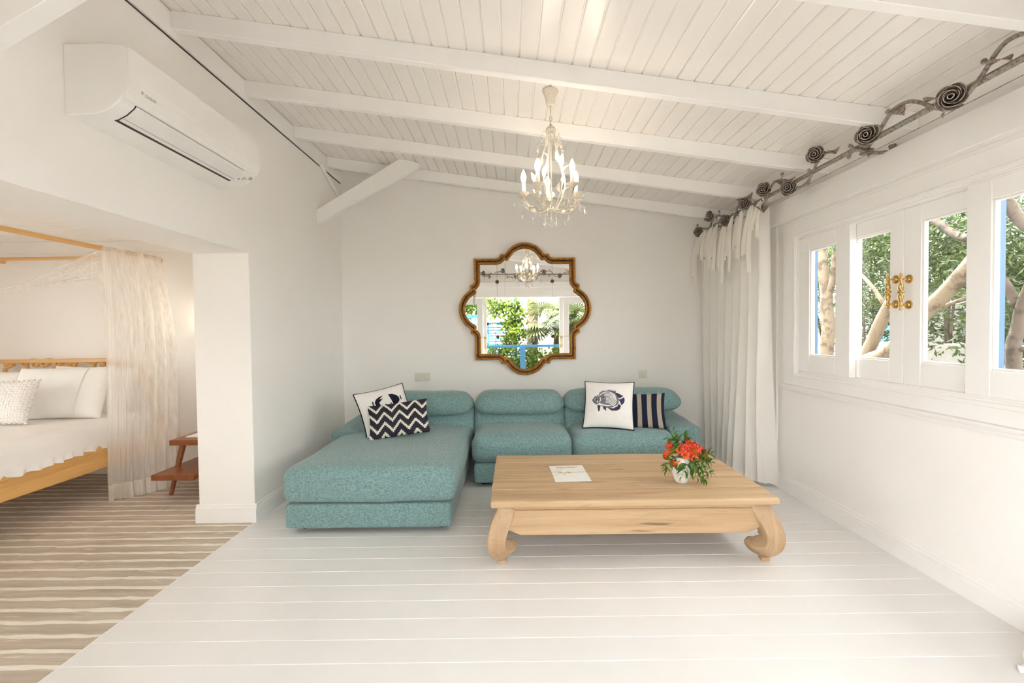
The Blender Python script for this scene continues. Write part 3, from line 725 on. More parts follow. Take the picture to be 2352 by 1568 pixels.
# ------------------------------------------------------------------ coffee table
TZ = .395; tx0, tx1, ty0, ty1 = -.138, 1.572, 2.655, 3.655
tbl = thing('coffee_table', 'low bleached teak coffee table with curled legs', 'table', ((tx0 + tx1) / 2, (ty0 + ty1) / 2, 0))
ws = [.205, .19, .215, .185, .205]; yy = ty0
for i, w in enumerate(ws):
    g = G()
    def fn(p, u, v, w_, i=i):
        q = Vector(p); n = noise.noise(Vector((q.x * 2.5, i * 3.7, q.z * 9)))
        if i == 0 and v < -.8: q.y += .006 * n
        if abs(u) > .97: q.x += .004 * noise.noise(Vector((q.y * 9, q.z * 20, i)))
        q.z += .0015 * noise.noise(Vector((q.x * 3, q.y * 8, 2)))
        return q
    obj('top_plank', g.rbox(tx0, tx1, yy + .0006, yy + w - .0006, TZ - .043, TZ, .013 if i in (0, 4) else .004, 3, 14, fn), 'teak', tbl, smooth=False)
    yy += w
for x0, x1, y0, y1 in ((tx0 + .055, tx1 - .055, ty0 + .05, ty0 + .10), (tx0 + .055, tx1 - .055, ty1 - .10, ty1 - .05), (tx0 + .055, tx0 + .105, ty0 + .1, ty1 - .1), (tx1 - .105, tx1 - .055, ty0 + .1, ty1 - .1)):
    obj('neck_moulding', G().box(x0, x1, y0, y1, .322, TZ - .043), 'teak', tbl, bevel=.004)
def apron(lo, hi, a, b, axis):
    w = hi - lo
    poly = [(lo, .324), (hi, .324), (hi, .205), (hi - .045, .185), (hi - .075, .172), (lo + .075, .172), (lo + .045, .185), (lo, .205)]
    g = G()
    if axis == 'X': g.prism(poly, a, b, 'Y')
    else: g.prism(poly, a, b, 'X')
    return obj('apron', g, 'teak', tbl, bevel=.004)
apron(tx0 + .10, tx1 - .10, ty0 + .042, ty0 + .085, 'X'); apron(tx0 + .10, tx1 - .10, ty1 - .085, ty1 - .042, 'X')
apron(ty0 + .10, ty1 - .10, tx0 + .042, tx0 + .085, 'Y'); apron(ty0 + .10, ty1 - .10, tx1 - .085, tx1 - .042, 'Y')
path = [(.332, -.016), (.28, .008), (.225, .036), (.17, .054), (.125, .052), (.095, .036), (.078, .008), (.078, -.028), (.096, -.055)]
rads = [.076, .078, .079, .078, .076, .074, .068, .054, .030]
lp_ = smooth_path([(o, 0, z) for z, o in path], 3); lr_ = [p.x for p in smooth_path([(r, 0, 0) for r in rads], 3)]
for sx, sy, cx_, cy_ in ((-1, -1, tx0 + .085, ty0 + .085), (1, -1, tx1 - .085, ty0 + .085), (-1, 1, tx0 + .085, ty1 - .085), (1, 1, tx1 - .085, ty1 - .085)):
    pts = [Vector((cx_ + sx * p.x * .95, cy_ + sy * p.x * .95, p.z)) for p in lp_]
    lg = obj('leg', G().tube(pts, lr_, 4, up=(sx, sy, 0)), 'teak_leg', tbl, bevel=.012, bseg=2)
    obj('foot_pad', G().box(cx_ + sx * .022 - .024, cx_ + sx * .022 + .024, cy_ + sy * .022 - .024, cy_ + sy * .022 + .024, 0, .022), 'teak_leg', lg, bevel=.003)

# vase and bouquet
vp = at(1568.5, 1110, Z=TZ); vx, vy = vp.x, vp.y + .03
vase = tag(obj('vase', G().lathe([(.030, 0), (.034, .002), (.040, .02), (.050, .05), (.060, .085), (.064, .112), (.060, .135), (.048, .155), (.037, .166), (.034, .170), (.031, .166), (.040, .150), (.045, .12), (.02, .03)], 32, Matrix.Translation((vx, vy, TZ)) @ Matrix.Diagonal((1.13, 1.13, .98, 1))), 'china', smooth=True), 'white glazed china vase holding orange flowers on the table', 'vase')
bq = thing('flower_bouquet', 'bouquet of scarlet and orange trumpet flowers with green leaves', 'flowers', (vx, vy, TZ + .17))
def trumpet():
    g = G(); g.lathe([(.0022, 0), (.003, .006), (.005, .022), (.0078, .040), (.0105, .052), (.0098, .053), (.007, .040), (.003, .02)], 10)
    c = G(); n = 30
    def fn(u, v):
        a = 2 * PI * u; lob = .5 + .5 * math.cos(5 * a)
        r = .0095 + v * (.005 + .0075 * lob ** .7); z = .050 + .010 * math.sin(v * PI * .62) - v * v * .006 * lob
        return Vector((r * math.cos(a), r * math.sin(a), z))
    c.grid(fn, n, 4, True)
    return g.mesh('flower', True), c.mesh('corolla', True)
fl_t, fl_c = trumpet(); fl_t.materials.append(M['petal_o']); fl_c.materials.append(M['petal']); fl_c2 = fl_c.copy(); fl_c2.materials.clear(); fl_c2.materials.append(M['petal_c'])
def leaflet():
    g = G(); n = 9; L_, R_, Mi = [], [], []
    for i in range(n + 1):
        t = i / n; w = .0115 * math.sin(PI * t ** .75) * (1 if i % 2 else .78); z = .006 * math.sin(PI * t) - .010 * t * t
        Mi.append((0, t * .048, z)); L_.append((-w, t * .048 - (.002 if i % 2 else 0), z + w * .25)); R_.append((w, t * .048 - (.002 if i % 2 else 0), z + w * .25))
    vs = Mi + L_ + R_; k = n + 1; fs = []
    for i in range(n): fs += [(i, i + 1, k + i + 1, k + i), (i, 2 * k + i, 2 * k + i + 1, i + 1)]
    me = g.add(vs, fs).mesh('leaf', True); me.materials.append(M['leaf_vase']); return me
leaf_me = leaflet()
def aim(p, d, roll=0, s=1):
    q = Vector(d).normalized().to_track_quat('Z', 'Y'); return Matrix.Translation(p) @ q.to_matrix().to_4x4() @ Matrix.Rotation(roll, 4, 'Z') @ Matrix.Scale(s, 4)
def aim_y(p, d, roll=0, s=1):
    q = Vector(d).normalized().to_track_quat('Y', 'Z'); return Matrix.Translation(p) @ q.to_matrix().to_4x4() @ Matrix.Rotation(roll, 4, 'Y') @ Matrix.Scale(s, 4)
def zp(x, y, dy=0):
    p = at(1500 + x / 10.456, 980 + y / 10.456, Y=vy + dy); p.z = max(p.z, TZ + .045); return p
# (zoom x, y of the mouth, depth, facing) read off the photograph
FL = [(310, 640, -.01, (-1, -.1, .05)), (300, 720, .0, (-1, -.3, -.35)), (385, 450, .01, (-.8, -.3, .4)), (430, 520, .0, (-.5, -.6, .2)), (500, 430, .03, (-.5, .3, .8)), (500, 880, -.07, (-1, -.5, -.15)), (640, 560, -.03, (-.2, -1, .1)), (690, 480, -.02, (.1, -1, .5)), (760, 500, -.03, (.1, -1, .4)), (770, 680, -.055, (.05, -1, .1)), (800, 350, .03, (.05, .2, 1)), (850, 620, -.04, (.3, -1, .1)), (900, 360, .03, (.25, .1, 1)), (960, 410, .01, (.3, -.2, 1)), (1020, 410, .02, (.45, .1, .9)), (1080, 470, .01, (.6, -.1, .8)), (1090, 560, -.03, (.7, -.6, .35)), (1130, 520, .02, (.8, .1, .6)), (980, 760, -.065, (.3, -1, -.1)), (930, 720, -.05, (.0, -1, .1)), (1210, 790, -.02, (.6, -.7, -.5)), (1240, 620, .02, (1, .0, .2)), (660, 600, -.02, (-.3, -.9, .0)), (880, 440, .0, (.2, -.6, .8))]
hub = Vector((vx, vy, TZ + .188))
for i, (x_, y_, d_, dr_) in enumerate(FL):
    mo = zp(x_, y_, d_); dv = Vector(dr_).normalized(); s_ = R.uniform(1.15, 1.45); p0 = mo - dv * .052 * s_
    f_ = put('flower', fl_t, None, bq, aim(p0, dv, R.random() * 6, s_)); put('corolla', fl_c2 if i % 3 == 0 else fl_c, None, f_, aim(p0, dv, R.random() * 6, s_))
    obj('stem', G().tube(smooth_path([hub + Vector((R.uniform(-.02, .02), R.uniform(-.02, .02), -.02)), (hub + p0) / 2 + Vector((0, 0, .012)), p0], 4), .0015, 5), 'stem', f_)
SP = [[(850, 800, -.05), (1000, 870, -.07), (1120, 1000, -.08), (1190, 1150, -.085), (1235, 1320, -.085)], [(900, 820, -.04), (1050, 860, -.05), (1200, 900, -.05), (1340, 880, -.04)], [(950, 900, -.05), (1130, 1010, -.05), (1280, 1070, -.05), (1400, 1120, -.05)], [(560, 760, -.03), (450, 820, -.05), (390, 920, -.055), (330, 1060, -.055)], [(520, 740, -.01), (420, 770, -.02), (340, 900, -.02), (290, 960, -.02)], [(560, 560, 0), (540, 420, .01), (510, 270, .01), (515, 120, .01)], [(620, 420, .02), (560, 330, .03), (450, 280, .03), (390, 280, .03)], [(700, 450, .03), (740, 320, .03), (800, 250, .03), (830, 195, .03)], [(780, 850, -.06), (770, 980, -.075), (730, 1080, -.075), (690, 1200, -.075)], [(1080, 700, -.01), (1180, 680, .0), (1290, 690, .01), (1390, 650, .01)], [(1050, 760, -.03), (1180, 790, -.03), (1300, 840, -.03), (1400, 860, -.03)], [(930, 950, -.05), (1000, 1080, -.06), (1040, 1200, -.06)], [(600, 640, -.02), (560, 560, -.03), (500, 480, -.02)], [(900, 790, -.06), (960, 850, -.07), (900, 930, -.07)]]
for sp in SP:
    pts = smooth_path([hub] + [zp(*q) for q in sp], 4)
    st = obj('leaf_spray', G().tube(pts, .0012, 5), 'stem', bq)
    n = len(pts)
    for i in range(5, n, 3):
        t = (pts[min(i + 1, n - 1)] - pts[i - 1]).normalized(); fac = .55 + .75 * min(1, (n - i) / n + .25)
        for sg in (-1, 1):
            side = t.cross(Vector((0, -1, .25))).normalized() * sg
            d = (t * .7 + side * .8 + Vector((R.uniform(-.2, .2), R.uniform(-.25, .1), R.uniform(-.2, .2)))).normalized()
            put('leaf', leaf_me, None, st, aim_y(pts[i], d, R.uniform(-.6, .6), fac * R.uniform(.85, 1.25)))
    put('leaf', leaf_me, None, st, aim_y(pts[-1], pts[-1] - pts[-2], R.uniform(-.5, .5), .95))

# welcome card with twine, lying upside down to us
cz = TZ + .0012
cA, cB, cC, cD = [at(*q, Z=cz) for q in ((1261, 1070), (1337, 1068), (1359, 1104), (1276, 1106))]
card = thing('welcome_card', 'white card tied with gold twine lying on the table', 'card', ((cA + cC) / 2))
obj('sheet', G().add([tuple(p - Vector((0, 0, .0012))) for p in (cA, cB, cC, cD)] + [tuple(p) for p in (cA, cB, cC, cD)], [(3, 2, 1, 0), (4, 5, 6, 7), (0, 1, 5, 4), (1, 2, 6, 5), (2, 3, 7, 6), (3, 0, 4, 7)]), 'paper', card)
def cuv(u, v, h=.0006): return cA + (cB - cA) * u * (1 - v) + (cD - cA) * v + (cC - cD) * u * v + Vector((0, 0, h)) - Vector((0, 0, 0))
def card_line(nm, uvs, w, mat, h=.0012, sm=6):
    return obj(nm, G().tube(smooth_path([cuv(a, b, h) for a, b in uvs], sm), w, 5), mat, card, smooth=True)
card_line('twine', [(-.02, .475), (.2, .475), (.5, .47), (1.02, .455)], .0011, 'twine')
card_line('twine', [(.27, .47), (.10, .37), (-.10, .40), (-.32, .50), (-.42, .60), (-.30, .70), (-.02, .66), (.14, .56), (.27, .47)], .0009, 'twine')
card_line('twine', [(.27, .47), (.20, .32), (.24, .22), (.31, .28), (.29, .40), (.27, .47), (.30, .58), (.35, .62), (.38, .56), (.32, .50), (.27, .47)], .0009, 'twine')
pp = arc2(.47, .48, .085, .05, 180, 360, 10) + arc2(.50, .47, .05, .05, 10, 170, 8)
obj('gold_tag', G().prism([tuple((cuv(a, b))[:2]) for a, b in pp], cz + .0006, cz + .0018, 'Z'), 'twine', card)
# cursive "welcome home", read from the sofa side
GL = {'w': ([(0, .5), (.15, 0), (.35, .45), (.55, 0), (.75, .5), (.9, .4)], .9), 'e': ([(0, .25), (.3, .35), (.3, .5), (.15, .5), (.1, .2), (.25, 0), (.5, .1)], .5), 'l': ([(0, .1), (.2, .6), (.22, 1.05), (.12, 1.05), (.12, .3), (.2, 0), (.4, .1)], .4), 'c': ([(0, .2), (.35, .45), (.2, .5), (.08, .25), (.2, 0), (.5, .1)], .5), 'o': ([(0, .2), (.2, .5), (.08, .25), (.2, 0), (.38, .25), (.22, .5), (.5, .4)], .5), 'm': ([(0, .3), (.08, .5), (.1, 0), (.2, .45), (.3, .45), (.33, 0), (.45, .45), (.55, .45), (.6, 0), (.75, .1)], .75), 'h': ([(0, .1), (.2, .7), (.2, 1.05), (.1, 1.0), (.1, 0), (.25, .45), (.38, .4), (.4, 0), (.6, .1)], .6)}
for word, x0 in (('welcome', .83), ('home', .43)):
    pts = []; adv = 0
    for ch in word:
        q, w_ = GL[ch]; pts += [(a + adv, b) for a, b in q]; adv += w_
    k = .37 / adv if word == 'welcome' else .26 / adv
    card_line('handwriting', [(x0 - a * k * 1.0, .10 + b * .095) for a, b in pts], .0007, 'pencil', .0008, 4)

# ------------------------------------------------------------------ mirror
mc = Vector((.152, BY, 1.642)); TILT = .008
mir = thing('wall_mirror', 'large quatrefoil wall mirror in an antique gold frame', 'mirror', (mc.x, BY, mc.z - .75))
def outline():
    q = []
    e = [(-.573, .573)]
    arc = [(-.32 - .0, .573), (-.300, .578), (-.285, .590), (-.277, .605), (-.275, .618)]
    e += arc + [(-.222, .618)] + [(.25 * math.cos(math.radians(a)), .499 + .25 * math.sin(math.radians(a))) for a in [151.6 - i * (123.2 / 22) for i in range(1, 22)]] + [(.222, .618)] + [(-a, b) for a, b in arc[::-1]]
    for k in range(4):
        c, s = [(1, 0), (0, -1), (-1, 0), (0, 1)][k]
        q += [(a * c - b * s, a * s + b * c) for a, b in e]
    return q
OUT = outline(); n_o = len(OUT)
def inset(poly, d):
    """offset a clockwise closed polyline inwards with mitred corners"""
    out = []; n = len(poly)
    for i in range(n):
        p0, p1, p2 = Vector(poly[i - 1]), Vector(poly[i]), Vector(poly[(i + 1) % n])
        a = (p1 - p0).normalized(); b = (p2 - p1).normalized(); na = Vector((a.y, -a.x)); nb = Vector((b.y, -b.x))
        mm = (na + nb); mm = mm.normalized() if mm.length > 1e-6 else na; k = d / max(.45, mm.dot(na)); out.append(tuple(p1 + mm * k))
    return out
mtx_m = Matrix.Translation((mc.x, BY - .012, mc.z)) @ Matrix.Rotation(TILT, 4, 'X')
PROF = [(0, .0), (0, .036), (.006, .046), (.016, .048), (.027, .038)], [(.027, .038), (.033, .024), (.042, .025)], [(.042, .025), (.048, .036), (.056, .037), (.064, .026), (.069, .010)]
rings = {}
def ring(d): 
    if d not in rings: rings[d] = inset(OUT, d)
    return rings[d]
for nm, prof, mt_ in zip(('outer_moulding', 'groove', 'inner_moulding'), PROF, ('gold', 'gold_dark', 'gold')):
    g = G(); vs = []
    for d, t in prof: vs += [(a, -t, b) for a, b in ring(d)]
    fs = [(i * n_o + j, (i + 1) * n_o + j, (i + 1) * n_o + (j + 1) % n_o, i * n_o + (j + 1) % n_o) for i in range(len(prof) - 1) for j in range(n_o)]
    obj(nm, g.add(vs, fs), mt_, mir, mtx=mtx_m)
g = G(); g.prism(inset(OUT, .03), -.006, .0, 'Y'); obj('backing', g, 'gold_dark', mir, mtx=mtx_m)
INN = inset(OUT, .063); cuts = [-1, -.3125, .3125, 1]
for i in range(3):
    for j in range(3):
        bm = bmesh.new(); f = bm.faces.new([bm.verts.new((a, 0, b)) for a, b in INN]); bmesh.ops.triangulate(bm, faces=[f])
        gp = .0011
        for co, no in (((cuts[i] + gp, 0, 0), (-1, 0, 0)), ((cuts[i + 1] - gp, 0, 0), (1, 0, 0)), ((0, 0, cuts[j] + gp), (0, 0, -1)), ((0, 0, cuts[j + 1] - gp), (0, 0, 1))):
            bmesh.ops.bisect_plane(bm, geom=bm.verts[:] + bm.edges[:] + bm.faces[:], plane_co=co, plane_no=no, clear_outer=True)
        bmesh.ops.dissolve_limit(bm, angle_limit=.01, verts=bm.verts[:], edges=bm.edges[:])
        r_ = bmesh.ops.extrude_face_region(bm, geom=bm.faces[:])
        bmesh.ops.translate(bm, verts=[v for v in r_['geom'] if isinstance(v, bmesh.types.BMVert)], vec=(0, -.004, 0))
        bmesh.ops.recalc_face_normals(bm, faces=bm.faces[:])
        me = bpy.data.meshes.new('pane'); bm.to_mesh(me); bm.free()
        put('pane', me, 'mirror', mir, mtx_m @ Matrix.Translation((0, -.006, 0)))
ros = G(); ros.lathe([(.006, .006), (.010, .004), (.012, 0)], 12, Matrix.Rotation(PI / 2, 4, 'X'))
for k in range(8):
    a = k * PI / 4; ros.ball((.015 * math.cos(a), -.002, .015 * math.sin(a)), .0075, 8, (1, .5, 1))
rosm = ros.mesh('rosette', True)
for a in (-.3125, .3125):
    for b in (-.3125, .3125): put('rosette', rosm, 'brass_dark', mir, mtx_m @ Matrix.Translation((a, -.0105, b)))

# ------------------------------------------------------------------ switches
def plate(label, px0, py0, px1, py1, mods):
    a = at(px0, py0, Y=BY - .01); b = at(px1, py1, Y=BY - .01); w = b.x - a.x; h = a.z - b.z
    t = thing('wall_switch', label, 'switch', ((a.x + b.x) / 2, BY, b.z), 'cream wall plates')
    obj('plate', G().box(a.x, b.x, BY - .010, BY, b.z, a.z), 'switch', t, bevel=.003, bseg=2)
    n = len(mods); cw = w / n
    for i, k in enumerate(mods):
        cx_ = a.x + cw * (i + .5); cz_ = (a.z + b.z) / 2; s = h * .31
        if k == 'rocker': obj('rocker', G().box(cx_ - s, cx_ + s, BY - .015, BY - .008, cz_ - s, cz_ + s), 'switch', t, bevel=.002)
        else:
            q = obj('insert', G().box(cx_ - s, cx_ + s, BY - .012, BY - .008, cz_ - s, cz_ + s), 'switch', t, bevel=.002)
            obj('dial', G().lathe([(s * .55, 0), (s * .55, .010), (s * .45, .012)], 20, Matrix.Translation((cx_, BY - .011, cz_)) @ Matrix.Rotation(PI / 2, 4, 'X')), 'switch', q, smooth=False)
plate('cream double wall plate with a switch and a dial, left of the mirror', 952.5, 856, 988, 875, ('rocker', 'dial'))
plate('cream single wall plate with a round dial, right of the mirror', 1467, 849.5, 1486.5, 868, ('dial',))

# ------------------------------------------------------------------ air conditioner
ay0, ay1, az = 2.0, 3.03, 2.36
ac = thing('air_conditioner', 'white wall-mounted air conditioner on the left wall', 'air conditioner', (LX, (ay0 + ay1) / 2, az))
AP = [(0, 0), (.12, .003), (.165, .012), (.205, .032), (.238, .060), (.262, .098), (.274, .135), (.277, .170), (.277, .292), (.262, .297), (.235, .303), (.16, .308), (0, .305)]
g = G(); g.prism([(LX + d, az + z) for d, z in AP], ay0, ay1, 'Y')
obj('body', g, 'ac', ac, bevel=.004)
def skin(nm, pts, off, y0, y1, mat, parent, th=.004):
    P = [Vector(p) for p in pts]; n = len(P); o_ = []; i_ = []
    for i, p in enumerate(P):
        t = (P[min(n - 1, i + 1)] - P[max(0, i - 1)]).normalized(); nn = Vector((t.y, -t.x))
        o_.append(p + nn * off); i_.append(p + nn * (off - th))
    poly = [(LX + q.x, az + q.y) for q in o_ + i_[::-1]]
    return obj(nm, G().prism(poly, y0, y1, 'Y'), mat, parent)
skin('front_panel', [(.250, .0775), (.262, .098), (.274, .135), (.277, .170), (.277, .292)], .006, ay0 + .0, ay1 - .0, 'ac', ac)
skin('outlet_slot', [(.150, .008), (.165, .012), (.205, .032), (.238, .060), (.247, .072)], .0012, ay0 + .075, ay1 - .125, 'dark_gap', ac)
vn = skin('air_vane', [(.166, .0125), (.205, .032), (.238, .060), (.246, .071)], .0045, ay0 + .08, ay1 - .13, 'ac_vane', ac)
skin('vane_rib', [(.183, .0205), (.186, .022)], .0052, ay0 + .08, ay1 - .13, 'ac_grey', vn, .001)
for i, (a, b, c, d) in enumerate(((.195, .205, 0, .012), (.205, .222, .030, .040), (.214, .221, .052, .060), (.222, .240, .070, .098))):
    skin('indicator', [(a, a * 0 + .032 + (a - .205) * .85), (b, .032 + (b - .205) * .85)], .0025, ay1 - .112 + c, ay1 - .112 + d, 'ac_grey', ac, .003)
cu = bpy.data.curves.new('brand_lettering', 'FONT'); cu.body = 'DAIKIN'; cu.size = .019; cu.shear = .15; cu.extrude = .0004
to = bpy.data.objects.new('brand_tmp', cu); C.objects.link(to); bpy.context.view_layer.update()
bme_ = bpy.data.meshes.new_from_object(to); bpy.data.objects.remove(to)
lm = frame_mtx(Vector((LX + .2775 + .0065, ay0 + .085, az + .118)), (0, 1, 0), (.10, 0, 1))
lm.translation = Vector((LX + .2735 + .006, ay0 + .09, az + .118))
lo_ = put('brand_lettering', bme_, 'ac_grey', ac, lm)
obj('brand_mark', G().prism([(.006, .015), (.024, .015), (.012, .0)], 0, .0006, 'Z'), 'ac_grey', ac, mtx=frame_mtx(Vector((LX + .2735 + .006, ay0 + .060, az + .118)), (0, 1, 0), (.10, 0, 1)))
# ------------------------------------------------------------------ chandelier
cx0, cy0 = .262, 2.92
ch = thing('chandelier', 'small cream chandelier with five lit candle bulbs and crystal drops', 'chandelier', (cx0, cy0, 2.05))
def cp(r, a, z): return Vector((cx0 + r * math.cos(a), cy0 + r * math.sin(a), z))
ctop = zc(cx0) + .002
obj('ceiling_rose', G().lathe([(.024, ctop - .10), (.027, ctop - .098), (.034, ctop - .05), (.045, ctop - .02), (.050, ctop - .012), (.050, ctop)], 24, Matrix.Translation((cx0, cy0, 0))), 'chand', ch, smooth=True)
obj('rod', G().tube([(cx0, cy0, ctop - .09), (cx0, cy0, 2.775)], .0045, 8), 'chand', ch)
for i in range(4):
    z_ = 2.762 - i * .024; pts = []
    for k in range(12):
        a = 2 * PI * k / 12; w = .009 * math.cos(a); pts.append((cx0 + (w if i % 2 else 0), cy0 + (0 if i % 2 else w), z_ + .018 * math.sin(a)))
    obj('chain_link', G().tube(pts, .0028, 6, closed=True), 'chand', ch, smooth=True)
obj('crown_cap', G().lathe([(.004, 2.700), (.012, 2.694), (.026, 2.684), (.035, 2.668), (.036, 2.660), (.030, 2.658)], 20, Matrix.Translation((cx0, cy0, 0))), 'chand', ch, smooth=True)
obj('centre_stem', G().tube([(cx0, cy0, 2.665), (cx0, cy0, 2.13)], .004, 8), 'chand', ch)
obj('bottom_plate', G().lathe([(.006, 2.125), (.045, 2.150), (.050, 2.158), (.046, 2.164), (.01, 2.166)], 20, Matrix.Translation((cx0, cy0, 0))), 'chand', ch, smooth=True)
def big_leaf(L=.085, W=.017):
    g = G(); n = 8; mid, le, ri = [], [], []
    for i in range(n + 1):
        t = i / n; w = W * math.sin(PI * t ** .8) + .0006; z = .018 * math.sin(PI * t * .9)
        mid.append((0, t * L, z)); le.append((-w, t * L, z + w * .5)); ri.append((w, t * L, z + w * .5))
    k = n + 1; fs = []
    for i in range(n): fs += [(i, i + 1, k + i + 1, k + i), (i, 2 * k + i, 2 * k + i + 1, i + 1)]
    return g.add(mid + le + ri, fs).mesh('leaf', True)
chl = big_leaf(); chl.materials.append(M['chand'])
dg = G(); dg.lathe([(.0008, 0), (.003, -.004), (.009, -.020), (.0075, -.030), (.0008, -.040)], 6); dme = dg.mesh('crystal_drop'); dme.materials.append(M['crystal'])
bg_ = G(); bg_.ball((0, 0, 0), .0055, 6); bead = bg_.mesh('crystal_bead'); bead.materials.append(M['crystal'])
def hang(p, par, n=1):
    z = p.z
    for i in range(n): put('crystal_bead', bead, None, par, Matrix.Translation((p.x, p.y, z - .008))); z -= .014
    put('crystal_drop', dme, None, par, Matrix.Translation((p.x, p.y, z)) @ Matrix.Rotation(R.random() * 3, 4, 'Z'))
angs = [math.radians(a) for a in (94, 166, 238, 310, 22)]
for i, a in enumerate(angs):
    pts = smooth_path([cp(.022, a, 2.664), cp(.030, a, 2.60), cp(.045, a + .15, 2.54), cp(.075, a + .1, 2.44), cp(.100, a, 2.36), cp(.085, a, 2.27), cp(.05, a, 2.20), cp(.03, a, 2.165)], 5)
    up_ = obj('scroll_stay', G().tube(pts, .0042, 6), 'chand', ch, smooth=True)
    for k, sg in ((9, 1), (15, -1), (21, 1), (26, -1)):
        t = (pts[k] - pts[k + 1]).normalized(); rad = Vector((math.cos(a), math.sin(a), 0)); tan = Vector((-math.sin(a), math.cos(a), 0))
        put('leaf', chl, None, up_, aim_y(pts[k], t * .9 + rad * .25 + tan * sg * .45, R.uniform(-1, 1), R.uniform(.85, 1.1)))
    hk = smooth_path([pts[8], pts[8] + Vector((math.cos(a) * .03, math.sin(a) * .03, .02)), pts[8] + Vector((math.cos(a) * .048, math.sin(a) * .048, .0))], 4)
    h_ = obj('hook', G().tube(hk, .0013, 5), 'chand', ch); hang(hk[-1], h_, 0)
    hk = smooth_path([pts[1], pts[1] + Vector((math.cos(a + .6) * .025, math.sin(a + .6) * .025, .005)), pts[1] + Vector((math.cos(a + .6) * .035, math.sin(a + .6) * .035, -.012))], 4)
    h_ = obj('hook', G().tube(hk, .0013, 5), 'chand', ch); hang(hk[-1], h_, 1)
    # arm with drip pan, candle sleeve and bulb
    pts = smooth_path([cp(.04, a, 2.158), cp(.09, a, 2.150), (cp(.145, a, 2.172)), cp(.180, a, 2.215), cp(.180, a, 2.262)], 5)
    ar = obj('arm', G().tube(pts, .0048, 6), 'chand', ch, smooth=True)
    tp = cp(.180, a, 2.262); TM = Matrix.Translation(tp)
    g = G()
    def pan(u, v):
        an = 2 * PI * u; r = .004 + .034 * v * (1 + .10 * math.cos(8 * an)); return tp + Vector((r * math.cos(an), r * math.sin(an), .026 * v ** 1.6))
    obj('drip_pan', g.grid(pan, 40, 5, True), 'chand', ar, smooth=True)
    obj('candle_sleeve', G().lathe([(.0115, .004), (.0125, .008), (.0125, .092), (.010, .094)], 14, TM), 'sleeve', ar, smooth=True)
    b_ = obj('bulb', G().lathe([(.008, .092), (.012, .100), (.0165, .116), (.0175, .126), (.015, .142), (.009, .158), (.0035, .170), (.0005, .175)], 16, TM), 'bulb', ar, smooth=True)
    b_['label'] = 'lit candle bulb'
    tan = Vector((-math.sin(a), math.cos(a), 0)); rad = Vector((math.cos(a), math.sin(a), 0))
    for k, dd in ((4, rad * 1 + tan * .9 + Vector((0, 0, .3))), (6, rad - tan * .9 + Vector((0, 0, .35))), (9, rad + tan * .8 + Vector((0, 0, .5))), (11, rad * .8 - tan * .8 + Vector((0, 0, .7))), (14, rad * .9 + Vector((0, 0, .9))), (16, rad * .4 + tan * .6 + Vector((0, 0, 1)))):
        put('leaf', chl, None, ar, aim_y(pts[min(k, len(pts) - 1)], dd, R.uniform(-.5, .5), R.uniform(.85, 1.2)))
    for r_, da, z_, nb in ((.236, .18, 2.235, 1), (.215, -.30, 2.190, 1), (.12, .25, 2.120, 0)):
        st_ = pts[9] if r_ > .2 else pts[5]
        hk = smooth_path([st_, (st_ + cp(r_, a + da, z_)) / 2 + Vector((0, 0, .022)), cp(r_, a + da, z_)], 4)
        h_ = obj('hook', G().tube(hk, .0013, 5), 'chand', ch); hang(hk[-1], h_, nb)
for r_, a, z_, nb in ((.035, .5, 2.145, 2), (.04, 1.9, 2.145, 2), (.04, 3.3, 2.145, 3), (.04, 4.6, 2.145, 2), (.035, 5.6, 2.145, 3), (0, 0, 2.125, 2)):
    h_ = obj('hook', G().tube([cp(r_, a, z_ + .01), cp(r_, a, z_ - .004)], .0012, 5), 'chand', ch); hang(cp(r_, a, z_ - .004), h_, nb)

# ------------------------------------------------------------------ wrought-iron curtain rods with roses
XR = 2.125
def rz(x, y, X=XR): return at(1560 + x / 2.97, 50 + y / 2.97, X=X)
rod = thing('curtain_rod', 'wrought-iron curtain rod with roses and leaves above the garden window', 'curtain rod', (XR, 3.4, 2.47), 'wrought-iron curtain rods')
ra = rz(215, 1402); rb = rz(2352, 245); rb = rb + (rb - ra).normalized() * .75
obj('bar', G().tube([ra, rb], .017, 4), 'iron', rod)
VA = [(135, 1418), (165, 1410), (205, 1408), (222, 1365), (238, 1335), (262, 1320), (290, 1330), (318, 1352), (350, 1362), (380, 1330), (392, 1285), (410, 1240), (440, 1218), (475, 1225), (510, 1250), (545, 1262), (578, 1242), (600, 1200), (618, 1145), (648, 1097), (690, 1079), (730, 1094), (765, 1122), (805, 1131), (850, 1116), (888, 1072), (918, 1012), (945, 950), (985, 905), (1030, 888), (1065, 893)]
VB = [(1165, 845), (1195, 868), (1240, 876), (1290, 850), (1330, 800), (1368, 742), (1405, 680), (1450, 612), (1505, 568), (1570, 545), (1640, 549), (1705, 572), (1775, 592), (1840, 590), (1900, 562), (1960, 508), (2015, 435), (2070, 360), (2115, 288), (2170, 203), (2245, 125), (2352, 78)]
pa = [rz(*q, X=XR - .018) for q in VA]; pb = [rz(*q, X=XR - .018) for q in VB]
for k in range(1, 14):
    y_ = pb[21].y - k * .055; pb.append(Vector((XR - .018, y_, 2.50 + .085 * math.cos(k * .62 + .2))))
obj('vine', G().tube(smooth_path(pa, 3), .0088, 7), 'iron', rod, smooth=True)
obj('vine', G().tube(smooth_path(pb, 3), .0098, 7), 'iron', rod, smooth=True)
